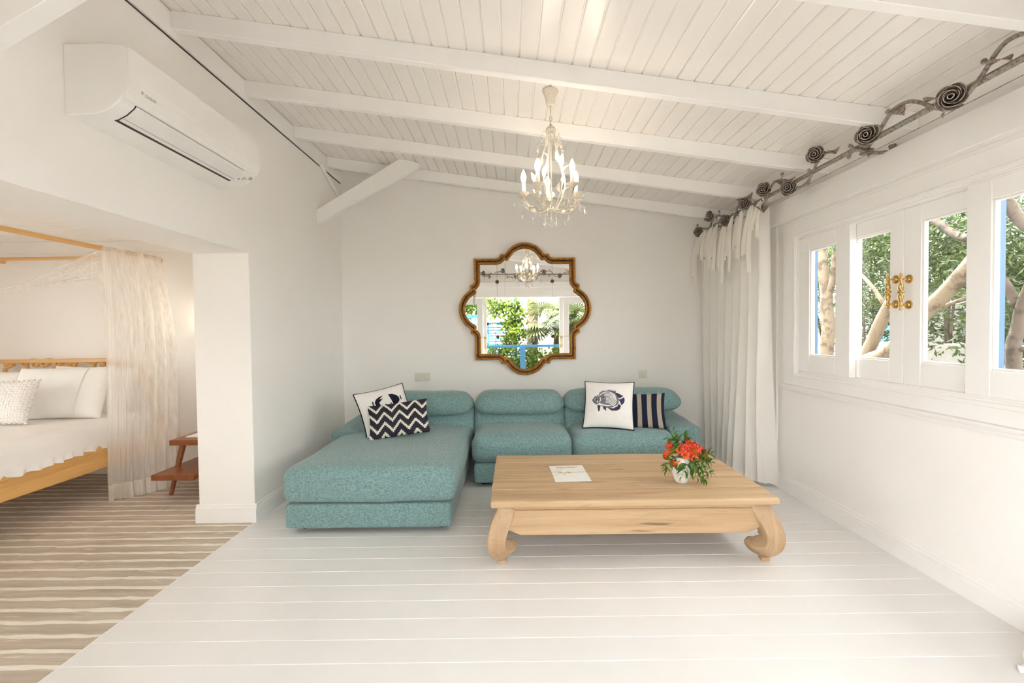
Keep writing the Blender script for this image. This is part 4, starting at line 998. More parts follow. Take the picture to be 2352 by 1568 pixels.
def rose_mesh():
    g = G(); e_ = G()
    for r, h, cnt, off, fl_ in ((.009, .038, 2, .3, .0), (.021, .037, 3, 1.1, .1), (.032, .033, 4, .2, .35), (.040, .025, 5, .7, .8)):
        for k in range(cnt):
            a0 = off + 2 * PI * k / cnt; span = 2 * PI / cnt * 1.5
            def fn(u, v, a0=a0, span=span, r=r, h=h, fl_=fl_):
                a = a0 + (u - .5) * span; tip = 1 - (2 * u - 1) ** 2
                rr = r * (.22 + .78 * math.sin(v * PI / 2) ** .8) * (.80 + .42 * u) + fl_ * .010 * v ** 4 * tip; z = h * v - (.012 * fl_ * v ** 5) - .014 * (2 * u - 1) ** 2 * v
                return Vector((rr * math.cos(a), rr * math.sin(a), z))
            g.grid(fn, 8, 6); e_.tube([fn(q / 10, 1.0) for q in range(11)], [.0006 + .0016 * math.sin(PI * q / 10) for q in range(11)], 5)
    g.ball((0, 0, .002), .009, 8)
    return g.mesh('rose', True), e_.mesh('petal_edges', True)
rosem, rosee = rose_mesh(); rosem.materials.append(M['iron_dark']); rosee.materials.append(M['iron_light'])
def add_rose(p, d, s_):
    mm = aim(p, d, R.random() * 6, s_); o = put('rose', rosem, None, rod, mm); put('petal_edges', rosee, None, o, mm)
def sl(L=.066, W=.022):
    g = G(); n = 12; mid, le, ri = [], [], []
    for i in range(n + 1):
        t = i / n; w = W * math.sin(PI * t ** .7) * (1.08 if i % 2 else .90) + .0008; z = .008 * math.sin(PI * t) + (.0015 if i % 2 else 0)
        mid.append((0, t * L, z - .002)); le.append((-w, t * L + .003, z + w * .22)); ri.append((w, t * L + .003, z + w * .22))
    k = n + 1; fs = []
    for i in range(n): fs += [(i, i + 1, k + i + 1, k + i), (i, 2 * k + i, 2 * k + i + 1, i + 1)]
    return g.add(mid + le + ri, fs).mesh('leaf', True)
ileaf = sl(); ileaf.materials.append(M['iron_rust'])
allv = smooth_path(pa, 3) + smooth_path(pb, 3)
def near_v(p): return min(allv, key=lambda q: (q - p).length)
for x_, y_, s_ in ((142, 1432, 1), (212, 1327, 1), (324, 1355, 1), (455, 1240, 1), (590, 1145, 1.05), (760, 1133, 1.05), (945, 908, 1.05), (1300, 775, 1.1), (1880, 520, 1.1)):
    p = rz(x_, y_, XR - .035); add_rose(p + Vector((-.012, 0, 0)), Vector((-.75, -.62, -.1)), s_ * 1.1)
for k in (3, 7, 11):
    p = pb[21 + k]; add_rose(p + Vector((-.01, 0, .01)), Vector((-.75, -.62, -.1)), 1.1)
LV = [((2120, 300), (2262, 262), 1.15), ((1465, 612), (1532, 636), 1.0), ((1835, 595), (1800, 655), 1.0), ((1685, 552), (1770, 528), .95), ((1262, 862), (1290, 922), 1.0), ((1195, 862), (1150, 835), .8), ((668, 1090), (705, 1122), .9), ((755, 1100), (788, 1068), .8), ((880, 1085), (884, 1118), .7), ((540, 1262), (575, 1302), .9), ((440, 1212), (490, 1208), .8), ((268, 1322), (255, 1350), .8), ((1035, 890), (1078, 885), .8), ((385, 1305), (410, 1330), .8), ((300, 1335), (285, 1318), .6)]
for (x0, y0), (x1, y1), s_ in LV:
    a = rz(x0, y0, XR - .02); b = rz(x1, y1, XR - .045); put('leaf', ileaf, None, rod, aim_y(a, b - a, R.uniform(-.2, .6), max(.6, (b - a).length / .066)))
for x_, y_ in ((2080, 270), (1423, 613), (1797, 543), (1158, 922), (883, 1013), (703, 1037), (402, 1210), (273, 1293), (205, 1432), (320, 1390), (125, 1388)):
    p = rz(x_, y_, XR - .04); q = near_v(p)
    be = obj('berry', G().ball(p, .0125, 10), 'iron', rod, smooth=True); obj('stalk', G().tube([q, (p + q) / 2 + Vector((-.004, 0, 0)), p], .0028, 5), 'iron', be)
bj = rz(1235, 888); bw_ = at(1560 + 1465 / 2.97, 50 + 850 / 2.97, X=RX - .02)
def bracket(yb, zb, zw):
    br_ = obj('bracket', G().tube([(XR, yb, zb), (XR + .05, yb, zb + .004), (RX - .02, yb, zw)], .011, 4), 'iron', rod)
    g = G(); g.box(RX - .018, RX, yb - .02, yb + .02, zw - .035, zw + .045); obj('wall_plate', g, 'iron', br_, bevel=.004)
    g = G()
    for k in range(22):
        t = k / 21
    sp_ = [(RX - .022, yb + .012 * (1 - t / 22 * .6) * math.cos(t * .55), zw + .032 + .012 * (1 - t / 22 * .8) * math.sin(t * .55)) for t in range(22)]
    obj('scroll', g.tube(sp_, .004, 5), 'iron', br_)
bracket(bj.y, bj.z - .012, bj.z - .002); bracket(ra.y - .07, ra.z - .012, ra.z); bracket(rb.y + .08, rb.z - .012, rb.z)
g = G(); g.tube([ra + Vector((.04, .0, -.05)), rb + Vector((.04, 0, -.05))], .0022, 5); obj('cord_wire', g, 'iron', rod)
rod2 = copy_tree(rod, Matrix.Translation((.10, FY + .205, 2.60)) @ Matrix.Rotation(-PI / 2, 4, 'Z'))
rod2['label'] = 'wrought-iron curtain rod with roses over the terrace doors, seen in the mirror'

# ------------------------------------------------------------------ ivory curtain with ties
cur = thing('curtain', 'ivory floor-length curtain tied to the rod with ribbons', 'curtain', (2.15, 4.5, 0))
YA, YB = 5.10, 3.80; zrod = lambda y_: ra.z + (rb.z - ra.z) * (y_ - ra.y) / (rb.y - ra.y)
def cfn(u, v):
    y_ = YA + (YB - YA) * u; ph = u * 2 * PI * 8.2 + .7 * math.sin(u * 9)
    low = v ** 1.3
    amp = .022 + .040 * low
    X = XR + .005 + amp * math.sin(ph) + .03 * low * math.sin(u * 5 + 1) + .13 * low * max(0, (u - .72) / .28)
    Y = y_ + .026 * low * math.cos(ph * 1.0 + .6) + .18 * low * max(0, (u - .8) / .2) * 1.0 - .03 * low
    X = min(X, RX - .03)
    sc = .03 * abs(math.sin(u * PI * 8)) * (1 - v) ** 6
    zt = zrod(y_) - .075 - sc
    z = zt * (1 - v) + (.012 + .035 * max(0, math.sin(ph * .5 + 2)) + .015 * math.sin(u * 17)) * v
    Y += .04 * math.sin(v * 4 + u * 6) * low
    return Vector((X, Y, max(.006, z)))
obj('cloth', G().grid(cfn, 220, 40), 'curtain', cur, smooth=True)
lens = [.62, .30, .40, .46, .60, .52, .42, .56, .30]
for i in range(9):
    u = i / 8; y_ = YA + (YB - YA) * u * .985; zr = zrod(y_)
    lo = G(); pts = [(XR + .02 * math.cos(a), y_, zr + .022 * math.sin(a)) for a in [k * 2 * PI / 14 for k in range(14)]]
    lo.add([(x, yy + d, z) for x, yy, z in pts for d in (-.012, .012)], [(2 * k, 2 * ((k + 1) % 14), 2 * ((k + 1) % 14) + 1, 2 * k + 1) for k in range(14)])
    ti = obj('tie', lo, 'ribbon', cur, smooth=True)
    for sgn, dl in ((-1, 1.0), (1, .72)):
        L_ = lens[i] * dl; w = .034 + .006 * math.sin(i * 2.2); k0 = R.random() * 6
        def tl(a, v, L_=L_, w=w, k0=k0, sgn=sgn):
            wv = min(1, v * 5 + .25)
            yy = y_ + sgn * (.012 + .030 * v) + (a - .5) * 2 * w * wv + .008 * math.sin(v * 5 + k0)
            z = zr - .02 - L_ * v - (.04 * (a if sgn > 0 else 1 - a)) * (v > .99)
            return Vector((XR - .036 - .028 * math.sin(min(1, v * 1.6) * PI / 2) - .010 * math.sin(a * PI * 2 + k0) * wv - .02 * v, yy, z))
        obj('ribbon_tail', G().grid(tl, 6, 14), 'ribbon', ti, smooth=True)

# ------------------------------------------------------------------ bed
BX = -3.50; FYB = 2.05
bed = thing('canopy_bed', 'honey pine canopy bed with scroll-carved headboard', 'bed', (-4.3, 3.3, 0))
def brail(nm, *b): return obj(nm, G().box(*b), 'pine', bed, bevel=.005)
sr = brail('side_rail', BX - .035, BX, FYB, 4.5, .27, .47); obj('lower_moulding', G().box(BX - .030, BX + .008, FYB, 4.5, .268, .355), 'pine', sr, bevel=.006)
sr = brail('side_rail', -5.10, -5.065, FYB, 4.5, .27, .47)
for px_, py_, h_ in ((BX - .03, 4.515, 1.12), (-5.07, 4.515, 1.12)): obj('post', G().box(px_ - .035, px_ + .025, py_ - .03, py_ + .03, 0, .60), 'pine', bed, bevel=.006)
for px_ in (BX - .005, -5.07): obj('post', G().box(px_ - .028, px_ + .028, FYB - .028, FYB + .028, 0, 2.165), 'pine', bed, bevel=.006)
brail('foot_rail', -5.07, BX - .03, FYB - .02, FYB + .02, .27, .50)
for xr in (BX, -5.07): obj('canopy_rail', G().tube([(xr, FYB, 2.146), (xr, 4.57, 2.146)], .020, 8, flat=.85), 'pine', bed, smooth=False)
obj('canopy_crossbar', G().tube([(-5.09, 4.48, 2.160), (BX + .01, 4.48, 2.160)], .017, 8), 'pine_x', bed)
obj('canopy_crossbar', G().tube([(-5.09, FYB, 2.165), (BX + .01, FYB, 2.165)], .017, 8), 'pine_x', bed)
hb = obj('headboard', G().box(-5.09, BX - .06, 4.50, 4.545, .40, .62), 'pine_x', bed, bevel=.005)
obj('top_rail', G().box(-5.09, -3.985, 4.495, 4.545, 1.134, 1.172), 'pine_x', hb, bevel=.005)
def hz(x, y): return at(x / 5.6, 790 + y / 5.6, Y=4.52)
SC = [[(60, 320), (140, 282), (170, 262), (130, 250), (95, 280), (75, 265), (80, 232), (130, 215), (230, 225), (300, 270), (360, 320)], [(370, 330), (345, 280), (360, 235), (410, 210), (480, 215), (505, 250), (480, 285), (435, 282), (425, 255), (450, 240)], [(690, 320), (715, 265), (700, 222), (650, 205), (570, 215), (540, 250), (560, 285), (610, 275), (640, 245), (610, 232)], [(700, 310), (780, 255), (860, 215), (940, 210), (985, 235), (965, 270), (925, 260)], [(720, 310), (820, 290), (920, 290), (1000, 325)], [(980, 212), (1080, 215), (1160, 240), (1215, 290)], [(1220, 320), (1215, 260), (1250, 220), (1310, 215), (1345, 250), (1320, 285), (1285, 270)], [(1400, 215), (1480, 240), (1530, 300), (1560, 400)], [(-60, 240), (0, 222), (40, 212)]]
for k, s_ in enumerate(SC):
    pts = smooth_path([hz(*q) for q in s_], 5); n = len(pts)
    obj('carved_scroll', G().tube(pts, [.010 + .010 * math.sin(PI * min(1, i / n * 1.2 + .12)) for i in range(n)], 8, up=(0, -1, 0), flat=.9), 'pine_x', hb, smooth=True)
    low = smooth_path([pts[0], pts[0] + Vector((.02 * (-1) ** k, 0, -.12)), pts[0] + Vector((-.03 * (-1) ** k, 0, -.28)), Vector((pts[0].x + .05, 4.52, .60))], 5)
    obj('carved_scroll', G().tube(low, .015, 8), 'pine_x', hb, smooth=True)
# right end of the headboard curls down to the post
obj('carved_scroll', G().tube(smooth_path([(-3.99, 4.52, 1.155), (-3.85, 4.52, 1.12), (-3.70, 4.52, .98), (-3.56, 4.52, .75), (-3.53, 4.52, .58)], 5), .022, 8), 'pine_x', hb, smooth=True)
obj('mattress', G().rbox(-5.05, BX - .045, FYB + .03, 4.48, .42, .655, .04, 3, 6), 'bedding', bed, smooth=True)
# bedspread: top and a gathered frill down the side
def spr(u, v):
    y_ = FYB + .05 + (4.24 - FYB - .05) * u
    if v < .5:
        X = -5.02 + (BX - .03 + 5.02) * (v / .5); z = .676 + .006 * noise.noise(Vector((X * 3, y_ * 3, 0)))
    else:
        t = (v - .5) / .5; X = BX - .03 + .045 * math.sin(min(1, t * 4) * PI / 2) + .012 * t * math.sin(y_ * 6) + (.016 * math.sin(y_ * 62 + 2 * math.sin(y_ * 9)) * max(0, (t - .72) / .28))
        z = .676 - .03 * min(1, t * 4) ** 2 - .215 * t + .010 * t * math.sin(y_ * 7 + 1) + .006 * t * math.sin(y_ * 41)
        if u > .96: z -= .07 * t * (u - .96) / .04
    return Vector((X, y_, z))
tag(obj('bedspread', G().grid(spr, 170, 40), 'spread', smooth=True), 'white crinkled bedspread with a gathered frill', 'bedspread')
def bed_pillow(nm, label, px, py, Y, w, h, t, mat, right=(1, 0, 0), up=(0, .28, .42), hem=False, n=22, scal=0, seed=1):
    mt_ = frame_mtx(at(px, py, Y=Y), right, up); p = Pillow(w, h, t, .05, .40, seed=seed)
    tp = thing(nm, label, 'pillow', mt_.translation, 'white bed pillows')
    c_ = put('cover', p.mesh('cover', n), mat, tp, mt_)
    if hem:
        for q in (.0, .012):
            pts = [p.surf(w * (.27 - q) + .02 * math.sin(k / 14 * PI), h * (-.47 + .94 * k / 14), 1, .002) for k in range(15)]
            put('hem_stitching', G().tube(pts, .0018, 5).mesh('hem_stitching'), 'switch', c_, mt_)
    if scal:
        b = p.border(); g = G()
        for k, q in enumerate(b):
            if k % 2 == 0: g.ball(q, .013, 6)
        put('knitted_edge', g.mesh('knitted_edge', True), 'knit', tp, mt_)
    return tp
bed_pillow('bed_pillow', 'plump white pillow at the headboard, rearmost at the netting', 205, 896, 4.33, .735, .477, .15, 'bedding', (1, .12, -.05), (0, .22, .45), seed=4)
bed_pillow('bed_pillow', 'large white pillow with a stitched hem beside the knitted cushion', 138, 902, 4.03, .82, .478, .18, 'bedding', (1, .05, .01), (.06, .20, .44), hem=True, seed=8)
bed_pillow('bed_pillow', 'white pillow at the left picture edge behind the knitted cushion', -45, 905, 4.10, .635, .443, .18, 'bedding', (1, -.05, -.03), (0, .22, .43), seed=14)
bed_pillow('knitted_cushion', 'white chunky-knit cushion standing on the bed', 14, 924, 3.72, .418, .361, .14, 'knit', (1, .05, .03), (-.08, .16, .40), scal=1, n=26, seed=2)
# netting of the canopy
net = thing('bed_netting', 'sheer ivory netting hanging over the canopy rail to the floor', 'netting', (BX, 4.1, 0))
def netf(layer):
    def fn(u, v):
        top = Vector((BX + .01, 3.885 + .655 * u, 2.166)); a0 = Vector((-3.43, 3.80, .004)); b0 = Vector((-3.13, 4.16, .004))
        bot = a0 + (b0 - a0) * u; ph = u * 2 * PI * (5.3 + layer) + layer * 1.7
        f = v ** 1.1; p = top.lerp(bot, f)
        # bulges over the side of the bed
        p.x += .05 * math.sin(PI * min(1, v * 1.1)) * (.5 + u)
        amp = .005 + .030 * f
        p.x += amp * math.sin(ph) + .01 * layer; p.y += amp * .5 * math.cos(ph * 1.13) + .10 * f * (1 - f) * (u - .3)
        if v > .97: p.z = max(.004, p.z)
        return p
    return fn
for ly in (0, 1):
    sh_ = obj('net_sheet', G().grid(netf(ly), 150, 40), 'tulle', net, smooth=True)
    fn = netf(ly)
    obj('hem_band', G().grid(lambda u, v: fn(u, .945 + .055 * v) + Vector((.003, -.002, 0)), 150, 3), 'tulle_hem', sh_, smooth=True)
g = G()
def roll(u, v): a = 2 * PI * v; return Vector((BX + .026 * math.cos(a), 3.885 + .655 * u + .003 * math.sin(u * 90), 2.146 + .026 * math.sin(a) * (1 + .1 * math.sin(u * 60))))
obj('rail_wrap', g.grid(roll, 60, 12), 'tulle_hem', net, smooth=True)
sw_u = smooth_path([at(228, 571, Y=3.88), at(150, 606, Y=3.95), at(60, 648, Y=4.0), at(-60, 672, Y=4.05), at(-160, 680, Y=4.1)], 6)
sw_l = smooth_path([at(232, 640, Y=3.90), at(170, 648, Y=3.98), at(80, 662, Y=4.04), at(-60, 682, Y=4.08), at(-160, 692, Y=4.12)], 6)
def swag(u, v):
    i = u * (len(sw_u) - 1); k = min(int(i), len(sw_u) - 2); t = i - k
    a = sw_u[k].lerp(sw_u[k + 1], t); b = sw_l[k].lerp(sw_l[k + 1], t); p = a.lerp(b, v); p.y -= .03 * math.sin(v * PI * 5) * (1 - .5 * u); return p
obj('swag', G().grid(swag, 40, 24), 'tulle', net, smooth=True)

# ------------------------------------------------------------------ bedside table, paper and sconce
ns = thing('bedside_table', 'red-brown two-tier wooden bedside table behind the pillar', 'table', (-2.84, 4.1, 0))
obj('top', G().box(-3.005, -2.62, 3.95, 4.50, .432, .478), 'walnut', ns, bevel=.003)
obj('lower_shelf', G().box(-3.01, -2.655, 3.745, 4.50, .190, .235), 'walnut', ns, bevel=.003)
for x0, y0, x1, y1 in ((-2.95, 4.05, -3.0, 3.95), (-2.68, 4.05, -2.64, 3.95), (-2.95, 4.42, -3.0, 4.50), (-2.68, 4.42, -2.64, 4.50)):
    obj('leg', G().tube([(x0, y0, .434), (x1, y1, 0)], [.026, .016], 8), 'walnut', ns, bevel=0)
tag(obj('note_pad', G().box(-2.93, -2.72, 4.05, 4.24, .4785, .488), 'paper', bevel=.001), 'white paper pad lying on the bedside table', 'note pad')
sc0 = at(484, 745, Y=4.52)
def sconce(label, X, zz):
    s = thing('wall_sconce', label, 'lamp', (X, BBY, zz))
    obj('back_plate', G().lathe([(.035, 0), (.032, .012), (.010, .018)], 18, Matrix.Translation((X, BBY, zz)) @ Matrix.Rotation(PI / 2, 4, 'X')), 'brass', s, smooth=True)
    obj('arm', G().tube(smooth_path([(X, BBY - .01, zz), (X, BBY - .06, zz - .03), (X - .01, BBY - .10, zz), (X - .01, BBY - .10, zz + .03)], 5), .007, 7), 'brass', s, smooth=True)
    obj('cup', G().lathe([(.012, .03), (.040, .036), (.040, .042), (.014, .044)], 16, Matrix.Translation((X - .01, BBY - .10, zz))), 'brass', s, smooth=True)
    obj('bulb', G().lathe([(.010, .044), (.022, .07), (.026, .095), (.018, .125), (.004, .145)], 14, Matrix.Translation((X - .01, BBY - .10, zz))), 'sconce_glow', s, smooth=True)
sconce('gilt wall lamp just behind the pillar edge', sc0.x - .0, sc0.z - .03)
# low white stool at the right picture edge
fsx = thing('footstool', 'low white painted footstool at the right picture edge', 'stool', (2.16, 1.6, 0))
obj('seat', G().rbox(2.035, 2.30, 1.36, 1.81, .10, .185, .03, 3, 4), 'joinery', fsx, smooth=True)
for sx, sy in ((-1, 1), (1, 1), (-1, -1), (1, -1)):
    x_, y_ = 2.168 + sx * .095, 1.585 + sy * .185
    obj('leg', G().tube(smooth_path([(x_, y_, .13), (x_ + sx * .018, y_ + sy * .012, .08), (x_ + sx * .012, y_ + sy * .01, .045), (x_ + sx * .03, y_ + sy * .02, .02), (x_ + sx * .05, y_ + sy * .03, .014)], 4), [.026] * 5 + [.024] * 4 + [.018] * 4 + [.014] * 4, 8), 'joinery', fsx, smooth=True)
# ------------------------------------------------------------------ the garden outside the window
def leaf_cloud(n, pick, L, W, rr, droop=-.1):
    """n small pointed leaves, two triangles each"""
    g = G()
    for i in range(n):
        p = Vector(pick(rr)); d = Vector((rr.gauss(0, 1), rr.gauss(0, 1), rr.gauss(droop, .7))).normalized(); s = d.cross(Vector((rr.gauss(0, 1), rr.gauss(0, 1), rr.gauss(0, 1)))).normalized()
        l = L * rr.uniform(.7, 1.3); w = W * rr.uniform(.7, 1.2); up = d.cross(s) * l * .12
        g.add([p, p + d * l * .5 + s * w + up, p + d * l, p + d * l * .5 - s * w + up], [(0, 1, 2), (0, 2, 3)])
    return g
def blob(c, r): 
    def f(rr):
        while True:
            v = Vector((rr.uniform(-1, 1), rr.uniform(-1, 1), rr.uniform(-1, 1)))
            if v.length < 1: return Vector(c) + Vector((v.x * r[0], v.y * r[1], v.z * r[2]))
    return f
def clumps(cs, r, spread):
    def f(rr):
        c = cs[rr.randrange(len(cs))]; return Vector(c) + Vector((rr.gauss(0, spread[0]), rr.gauss(0, spread[1]), rr.gauss(0, spread[2])))
    return f
def tree(name, label, base, limbs, crown, nleaf, L, W, bark='bark', leaf='leaf_a', group=None, cat='tree'):
    t = thing(name, label, cat, base, group or 'garden trees')
    for pts, r0, r1 in limbs:
        sp = smooth_path(pts, 5); n = len(sp)
        obj('branch', G().tube([p + noise.noise_vector(p * 3) * r0 * .25 for p in sp], [r0 + (r1 - r0) * i / (n - 1) for i in range(n)], 9), bark, t, smooth=True)
    if nleaf: obj('foliage', leaf_cloud(nleaf, crown, L, W, random.Random(len(label))), leaf, t, kind='stuff')
    return t
def A(x, y, X): return at(x, y, X=X)
TX = 3.75
b1 = A(1968, 860, TX)
tree('garden_tree', 'pale-barked slanting tree seen through the two sliding panes', (b1.x, b1.y, -.2),
     [([(b1.x, b1.y + .35, -.25), (b1.x, b1.y + .15, .5), b1, A(2010, 765, TX), A(2048, 692, TX), A(2085, 610, TX), A(2110, 520, TX), A(2130, 430, TX)], .075, .04),
      ([A(2032, 700, TX), A(2005, 660, TX), A(1972, 622, TX), A(1950, 590, TX)], .022, .012), ([A(1985, 830, TX), A(2030, 812, TX - .1), A(2070, 780, TX - .15), A(2120, 722, TX - .2), A(2170, 672, TX - .2), A(2228, 612, TX - .2), A(2290, 540, TX - .1)], .072, .055),
      ([A(2115, 735, TX - .2), A(2165, 705, TX - .1), A(2225, 682, TX)], .018, .014)],
     clumps([A(1990, 560, 4.2), A(2030, 570, 4.4), A(2150, 540, 4.2), A(2190, 580, 4.5), A(2140, 600, 4.4), A(2210, 530, 4.6), A(2000, 600, 4.6), A(2060, 540, 4.4), A(2010, 640, 4.8)], 0, (.18, .22, .17)), 3600, .075, .014)
b2 = A(1896, 830, 4.1)
tree('garden_tree', 'brown upright tree trunk seen through the narrow far pane', (b2.x, b2.y, -.2),
     [([(b2.x, b2.y, -.25), b2, A(1901, 760, 4.1), A(1900, 690, 4.1), A(1890, 620, 4.1), A(1888, 545, 4.1), A(1885, 450, 4.1)], .085, .06), ([A(1901, 690, 4.1), A(1912, 640, 4.1), A(1918, 580, 4.1)], .045, .03)],
     clumps([A(1870, 600, 4.6), A(1900, 570, 5.0), A(1880, 640, 5.2), A(1910, 600, 5.4)], 0, (.2, .35, .25)), 1800, .075, .014, bark='bark')
b3 = A(2330, 840, 3.7)
tree('garden_tree', 'dark leaning tree by the nearest window pane', (b3.x, b3.y, -.2),
     [([(b3.x + .2, b3.y, -.25), b3, A(2335, 760, 3.7), A(2350, 690, 3.7), A(2400, 600, 3.7)], .05, .03), ([A(2335, 700, 3.7), A(2310, 650, 3.7), A(2285, 610, 3.7)], .035, .02), ([A(2360, 800, 3.7), A(2320, 810, 3.7), A(2295, 850, 3.7)], .018, .01), ([A(2390, 540, 3.7), A(2335, 500, 3.7), A(2295, 460, 3.7), A(2222, 545, 4.0), A(2130, 500, 4.1), A(2060, 480, 4.2)], .045, .03)],
     clumps([A(2320, 560, 4.1), A(2340, 600, 4.0), A(2300, 520, 4.3), A(2345, 660, 4.0), A(2330, 740, 4.2), A(2310, 790, 4.3)], 0, (.15, .18, .16)), 2600, .075, .014, bark='bark_dark')
rr_ = random.Random(3)
for i, (px, py, X, sz, n, lab) in enumerate(((1900, 660, 6.0, (.7, .9, .8), 1700, 'dense oleander bush behind the upright trunk'), (2010, 600, 6.2, (.7, 1.0, .8), 2300, 'tall oleander bush beyond the first sliding pane'), (2180, 590, 5.8, (.7, .8, .8), 2300, 'tall oleander bush beyond the second sliding pane'), (2330, 620, 6.4, (.7, .8, .9), 2300, 'sunlit oleander bush beyond the nearest pane'), (1990, 740, 5.2, (.3, .5, .5), 900, 'low shrub at the foot of the slanting tree'), (2090, 560, 6.6, (.8, 1.2, 1.0), 2000, 'leafy oleander at the back of the garden'))):
    c = A(px, py, X)
    t = thing('oleander_bush', lab, 'bush', (c.x, c.y, -.2), 'garden bushes')
    for k in range(4):
        e = c + Vector((rr_.uniform(-.3, .3), rr_.uniform(-.4, .4), rr_.uniform(0, .4))); obj('stem', G().tube(smooth_path([(c.x, c.y, -.25), (c + e) / 2 * .5 + Vector((c.x, c.y, .3)) * .5, e], 4), .015, 6), 'bark_dark', t)
    cs = [c + Vector((rr_.uniform(-1, 1) * sz[0], rr_.uniform(-1, 1) * sz[1], rr_.uniform(-1, 1) * sz[2])) for _ in range(26)]
    obj('foliage', leaf_cloud(n, clumps(cs, 0, (.12, .14, .12)), .10, .016, random.Random(i)), 'leaf_a', t, kind='stuff')
# garden wall and blue door of the house opposite
gw = bpy.data.objects.new('garden_house', None); C.objects.link(gw); gw.location = (7.6, 6, -.2); tag(gw, 'white garden house with blue woodwork beyond the window', 'house')
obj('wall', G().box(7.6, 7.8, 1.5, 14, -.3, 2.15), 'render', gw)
for y0, y1 in ((6.1, 6.9), (8.6, 9.5), (4.1, 4.9)):
    d_ = obj('door', G().box(7.54, 7.6, y0, y1, -.2, 1.75), 'sky_blue', gw, bevel=.005)
    for k in range(5): obj('slat', G().box(7.52, 7.55, y0 + .08, y1 - .08, .0 + k * .33, .26 + k * .33), 'sky_blue', d_)
cb_ = A(2200, 790, 4.9)
tag(obj('garden_cabinet', G().box(4.9, 5.3, cb_.y - .35, cb_.y + .2, -.2, cb_.z), 'render', bevel=.01), 'pale garden cabinet beyond the second sliding pane', 'cabinet')
tv = thing('black_screen', 'black screen standing on the pale garden cabinet', 'screen', (5.1, cb_.y - .05, cb_.z))
obj('panel', G().box(5.08, 5.12, cb_.y - .28, cb_.y + .13, cb_.z + .04, cb_.z + .38), 'black', tv, bevel=.004); obj('stand', G().box(5.03, 5.17, cb_.y - .15, cb_.y, cb_.z, cb_.z + .05), 'black', tv)
for k, (px, py, X, r_) in enumerate(((1868, 805, 4.7, .10), (1895, 812, 4.9, .09), (2025, 805, 4.8, .11))):
    p = A(px, py, X)
    u_ = tag(obj('garden_urn', G().lathe([(r_ * .5, -.2 - p.z), (r_ * .55, -r_ * 1.6), (r_ * .4, -r_ * 1.2), (r_, -.2 * r_), (r_ * .9, r_ * .6), (r_ * .6, r_ * .9), (r_ * .75, r_ * 1.05)], 18, Matrix.Translation(p)), 'china', smooth=True), ('white garden urn at the far edge of the narrow pane', 'white garden urn beside the upright trunk', 'white garden urn under the slanting tree')[k], 'urn', 'white garden urns')

# ------------------------------------------------------------------ the terrace side, seen in the mirror
rl = thing('terrace_railing', 'blue painted railing of the terrace, seen in the mirror', 'railing', (.3, -2.5, -.03))
for z0, z1 in ((.80, .87), (.06, .12)): obj('rail', G().box(-2.5, 3.1, -2.53, -2.47, z0, z1), 'blue', rl, bevel=.004)
for x_ in (-2.4, -1.05, .30, 1.65, 3.0): obj('post', G().box(x_ - .075, x_ + .075, -2.55, -2.45, -.03, .84), 'blue', rl, bevel=.004)
def shutter(label, x0, x1, y_, z1):
    s = thing('louvre_shutter', label, 'shutter', ((x0 + x1) / 2, y_, -.2))
    for a, b in ((x0, x0 + .06), (x1 - .09, x1)): obj('stile', G().box(a, b, y_ - .03, y_ + .03, -.2, z1 + (.9 if b == x1 else 0)), 'sky_blue', s)
    obj('rail', G().box(x0, x1, y_ - .03, y_ + .03, z1 - .08, z1), 'sky_blue', s)
    z = .15
    while z < z1 - .1: obj('slat', G().box(x0 + .06, x1 - .09, y_ - .02, y_ + .02, z, z + .045), 'sky_blue', s); z += .085
shutter('bright blue louvred gate among the vines, seen in the mirror', -.75, .16, -3.4, 1.52)
lt = thing('lattice_screen', 'blue lattice screen beyond the left terrace door', 'screen', (-1.6, -3.2, -.2))
obj('frame', G().box(-2.1, -.95, -3.23, -3.17, 1.65, 1.75).box(-2.1, -2.03, -3.23, -3.17, -.2, 1.65).box(-1.02, -.95, -3.23, -3.17, -.2, 1.65), 'sky_blue', lt)
for k in range(9): obj('lath', G().tube([(-2.05 + k * .12, -3.2, .9), (-2.05 + k * .12 + .001, -3.2, 1.65)], .014, 4), 'sky_blue', lt)
for k in range(6): obj('lath', G().tube([(-2.05, -3.19, .95 + k * .13), (-1.0, -3.19, .95 + k * .13)], .014, 4), 'sky_blue', lt)
rg = random.Random(11)
def vine(label, cs, n, spread, L=.15, W=.062):
    c = cs[0]; t = thing('climbing_vine', label, 'vine', (c[0], c[1], -.2), 'vines on the terrace')
    for k, q in enumerate(cs): obj('stem', G().tube(smooth_path([(c[0], c[1], -.2), ((c[0] + q[0]) / 2, q[1], q[2] * .5), q], 4), .012, 6), 'bark', t)
    obj('foliage', leaf_cloud(n, clumps(cs, 0, spread), L, W, rg, -.6), 'leaf_b', t, kind='stuff')
vine('bright green vine hanging above the blue gate, seen in the mirror', [(-.5, -3.2, 1.9), (-.2, -3.2, 2.0), (.1, -3.1, 1.95), (.22, -3.2, 1.9), (.2, -3.3, 1.5), (.22, -3.3, 1.15), (-.6, -3.2, 2.1), (-.1, -3.1, 1.5), (.05, -3.15, 1.2), (-.05, -3.1, .95)], 1500, (.13, .12, .15), .11, .045)
vine('dark green vine beyond the left terrace door', [(-1.5, -3.6, 2.1), (-1.2, -3.5, 2.0), (-1.8, -3.6, 2.2)], 500, (.25, .15, .18))
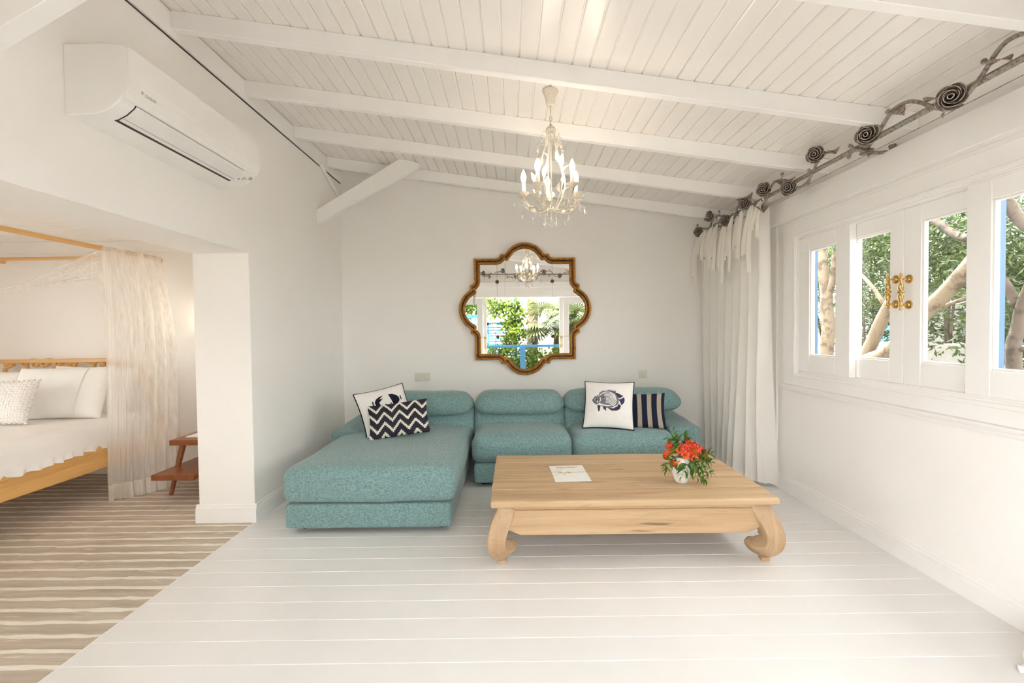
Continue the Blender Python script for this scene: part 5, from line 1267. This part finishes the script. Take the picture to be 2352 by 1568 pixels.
for k in range(5):
    x_ = -1.6 + k * 1.05
    t = thing('hedge_shrub', ('yellow-green hedge shrub furthest left behind the railing', 'yellow-green hedge shrub second from the left behind the railing', 'yellow-green hedge shrub in the middle behind the railing', 'yellow-green hedge shrub second from the right behind the railing', 'yellow-green hedge shrub furthest right behind the railing')[k], 'shrub', (x_, -3.0, -.2), 'shrubs behind the railing')
    for q in range(4): obj('stem', G().tube([(x_, -3.0, -.2), (x_ + rg.uniform(-.3, .3), -3.0 + rg.uniform(-.1, .1), .6)], .01, 5), 'bark', t)
    obj('foliage', leaf_cloud(800, blob((x_, -3.0, .38), (.6, .25, .5)), .11, .04, rg, -.2), 'leaf_b', t, kind='stuff')
pt = thing('palm_trunk', 'tall pale palm trunk beyond the terrace, seen in the mirror', 'tree', (.66, -4.2, -.2))
pr = [(.17 + .012 * (k % 2), -.2 + k * .12) for k in range(44)]
obj('trunk', G().lathe(pr, 16, Matrix.Translation((.66, -4.2, 0))), 'palm_bark', pt, smooth=True)
def fan(L=.62, nb=22):
    g = G()
    for k in range(nb):
        a = math.radians(-125 + 250 * k / (nb - 1)); d = Vector((math.sin(a), math.cos(a), 0)); s = Vector((d.y, -d.x, 0)); l = L * (1 - .18 * abs(k / (nb - 1) * 2 - 1))
        tip = d * l + Vector((0, 0, -.16 * L * 1.6)); md = d * l * .6 + Vector((0, 0, -.01))
        g.add([s * .003, md + s * .030, tip, md - s * .030, -s * .003], [(0, 1, 3, 4), (1, 2, 3)])
    return g.mesh('frond')
fanm = fan(); fanm.materials.append(M['leaf_palm'])
def fan_palm(label, c, h, n, seed):
    q = random.Random(seed); t = thing('fan_palm', label, 'palm', (c[0], c[1], -.2), 'fan palms on the terrace')
    obj('trunk', G().tube([(c[0], c[1], -.2), (c[0] + .03, c[1], h)], .09, 10), 'palm_bark', t, smooth=True)
    for k in range(n):
        a = k * 2.399; el = q.uniform(-.5, 1.1); d = Vector((math.cos(a) * math.cos(el), math.sin(a) * math.cos(el), math.sin(el))); o = Vector((c[0], c[1], h)); e = o + d * q.uniform(.4, .75)
        f_ = put('frond', fanm, None, t, aim_y(e, d + Vector((0, 0, -.25)), q.uniform(-.5, .5), q.uniform(.8, 1.15)))
        obj('stalk', G().tube([o, (o + e) / 2 + Vector((0, 0, .03)), e], .008, 5), 'stem', f_)
fan_palm('fan palm right of the palm trunk, seen in the mirror', (1.35, -3.7, 0), 1.45, 24, 5)
fan_palm('fan palm beyond the right terrace door', (2.25, -3.4, 0), 1.35, 20, 8)
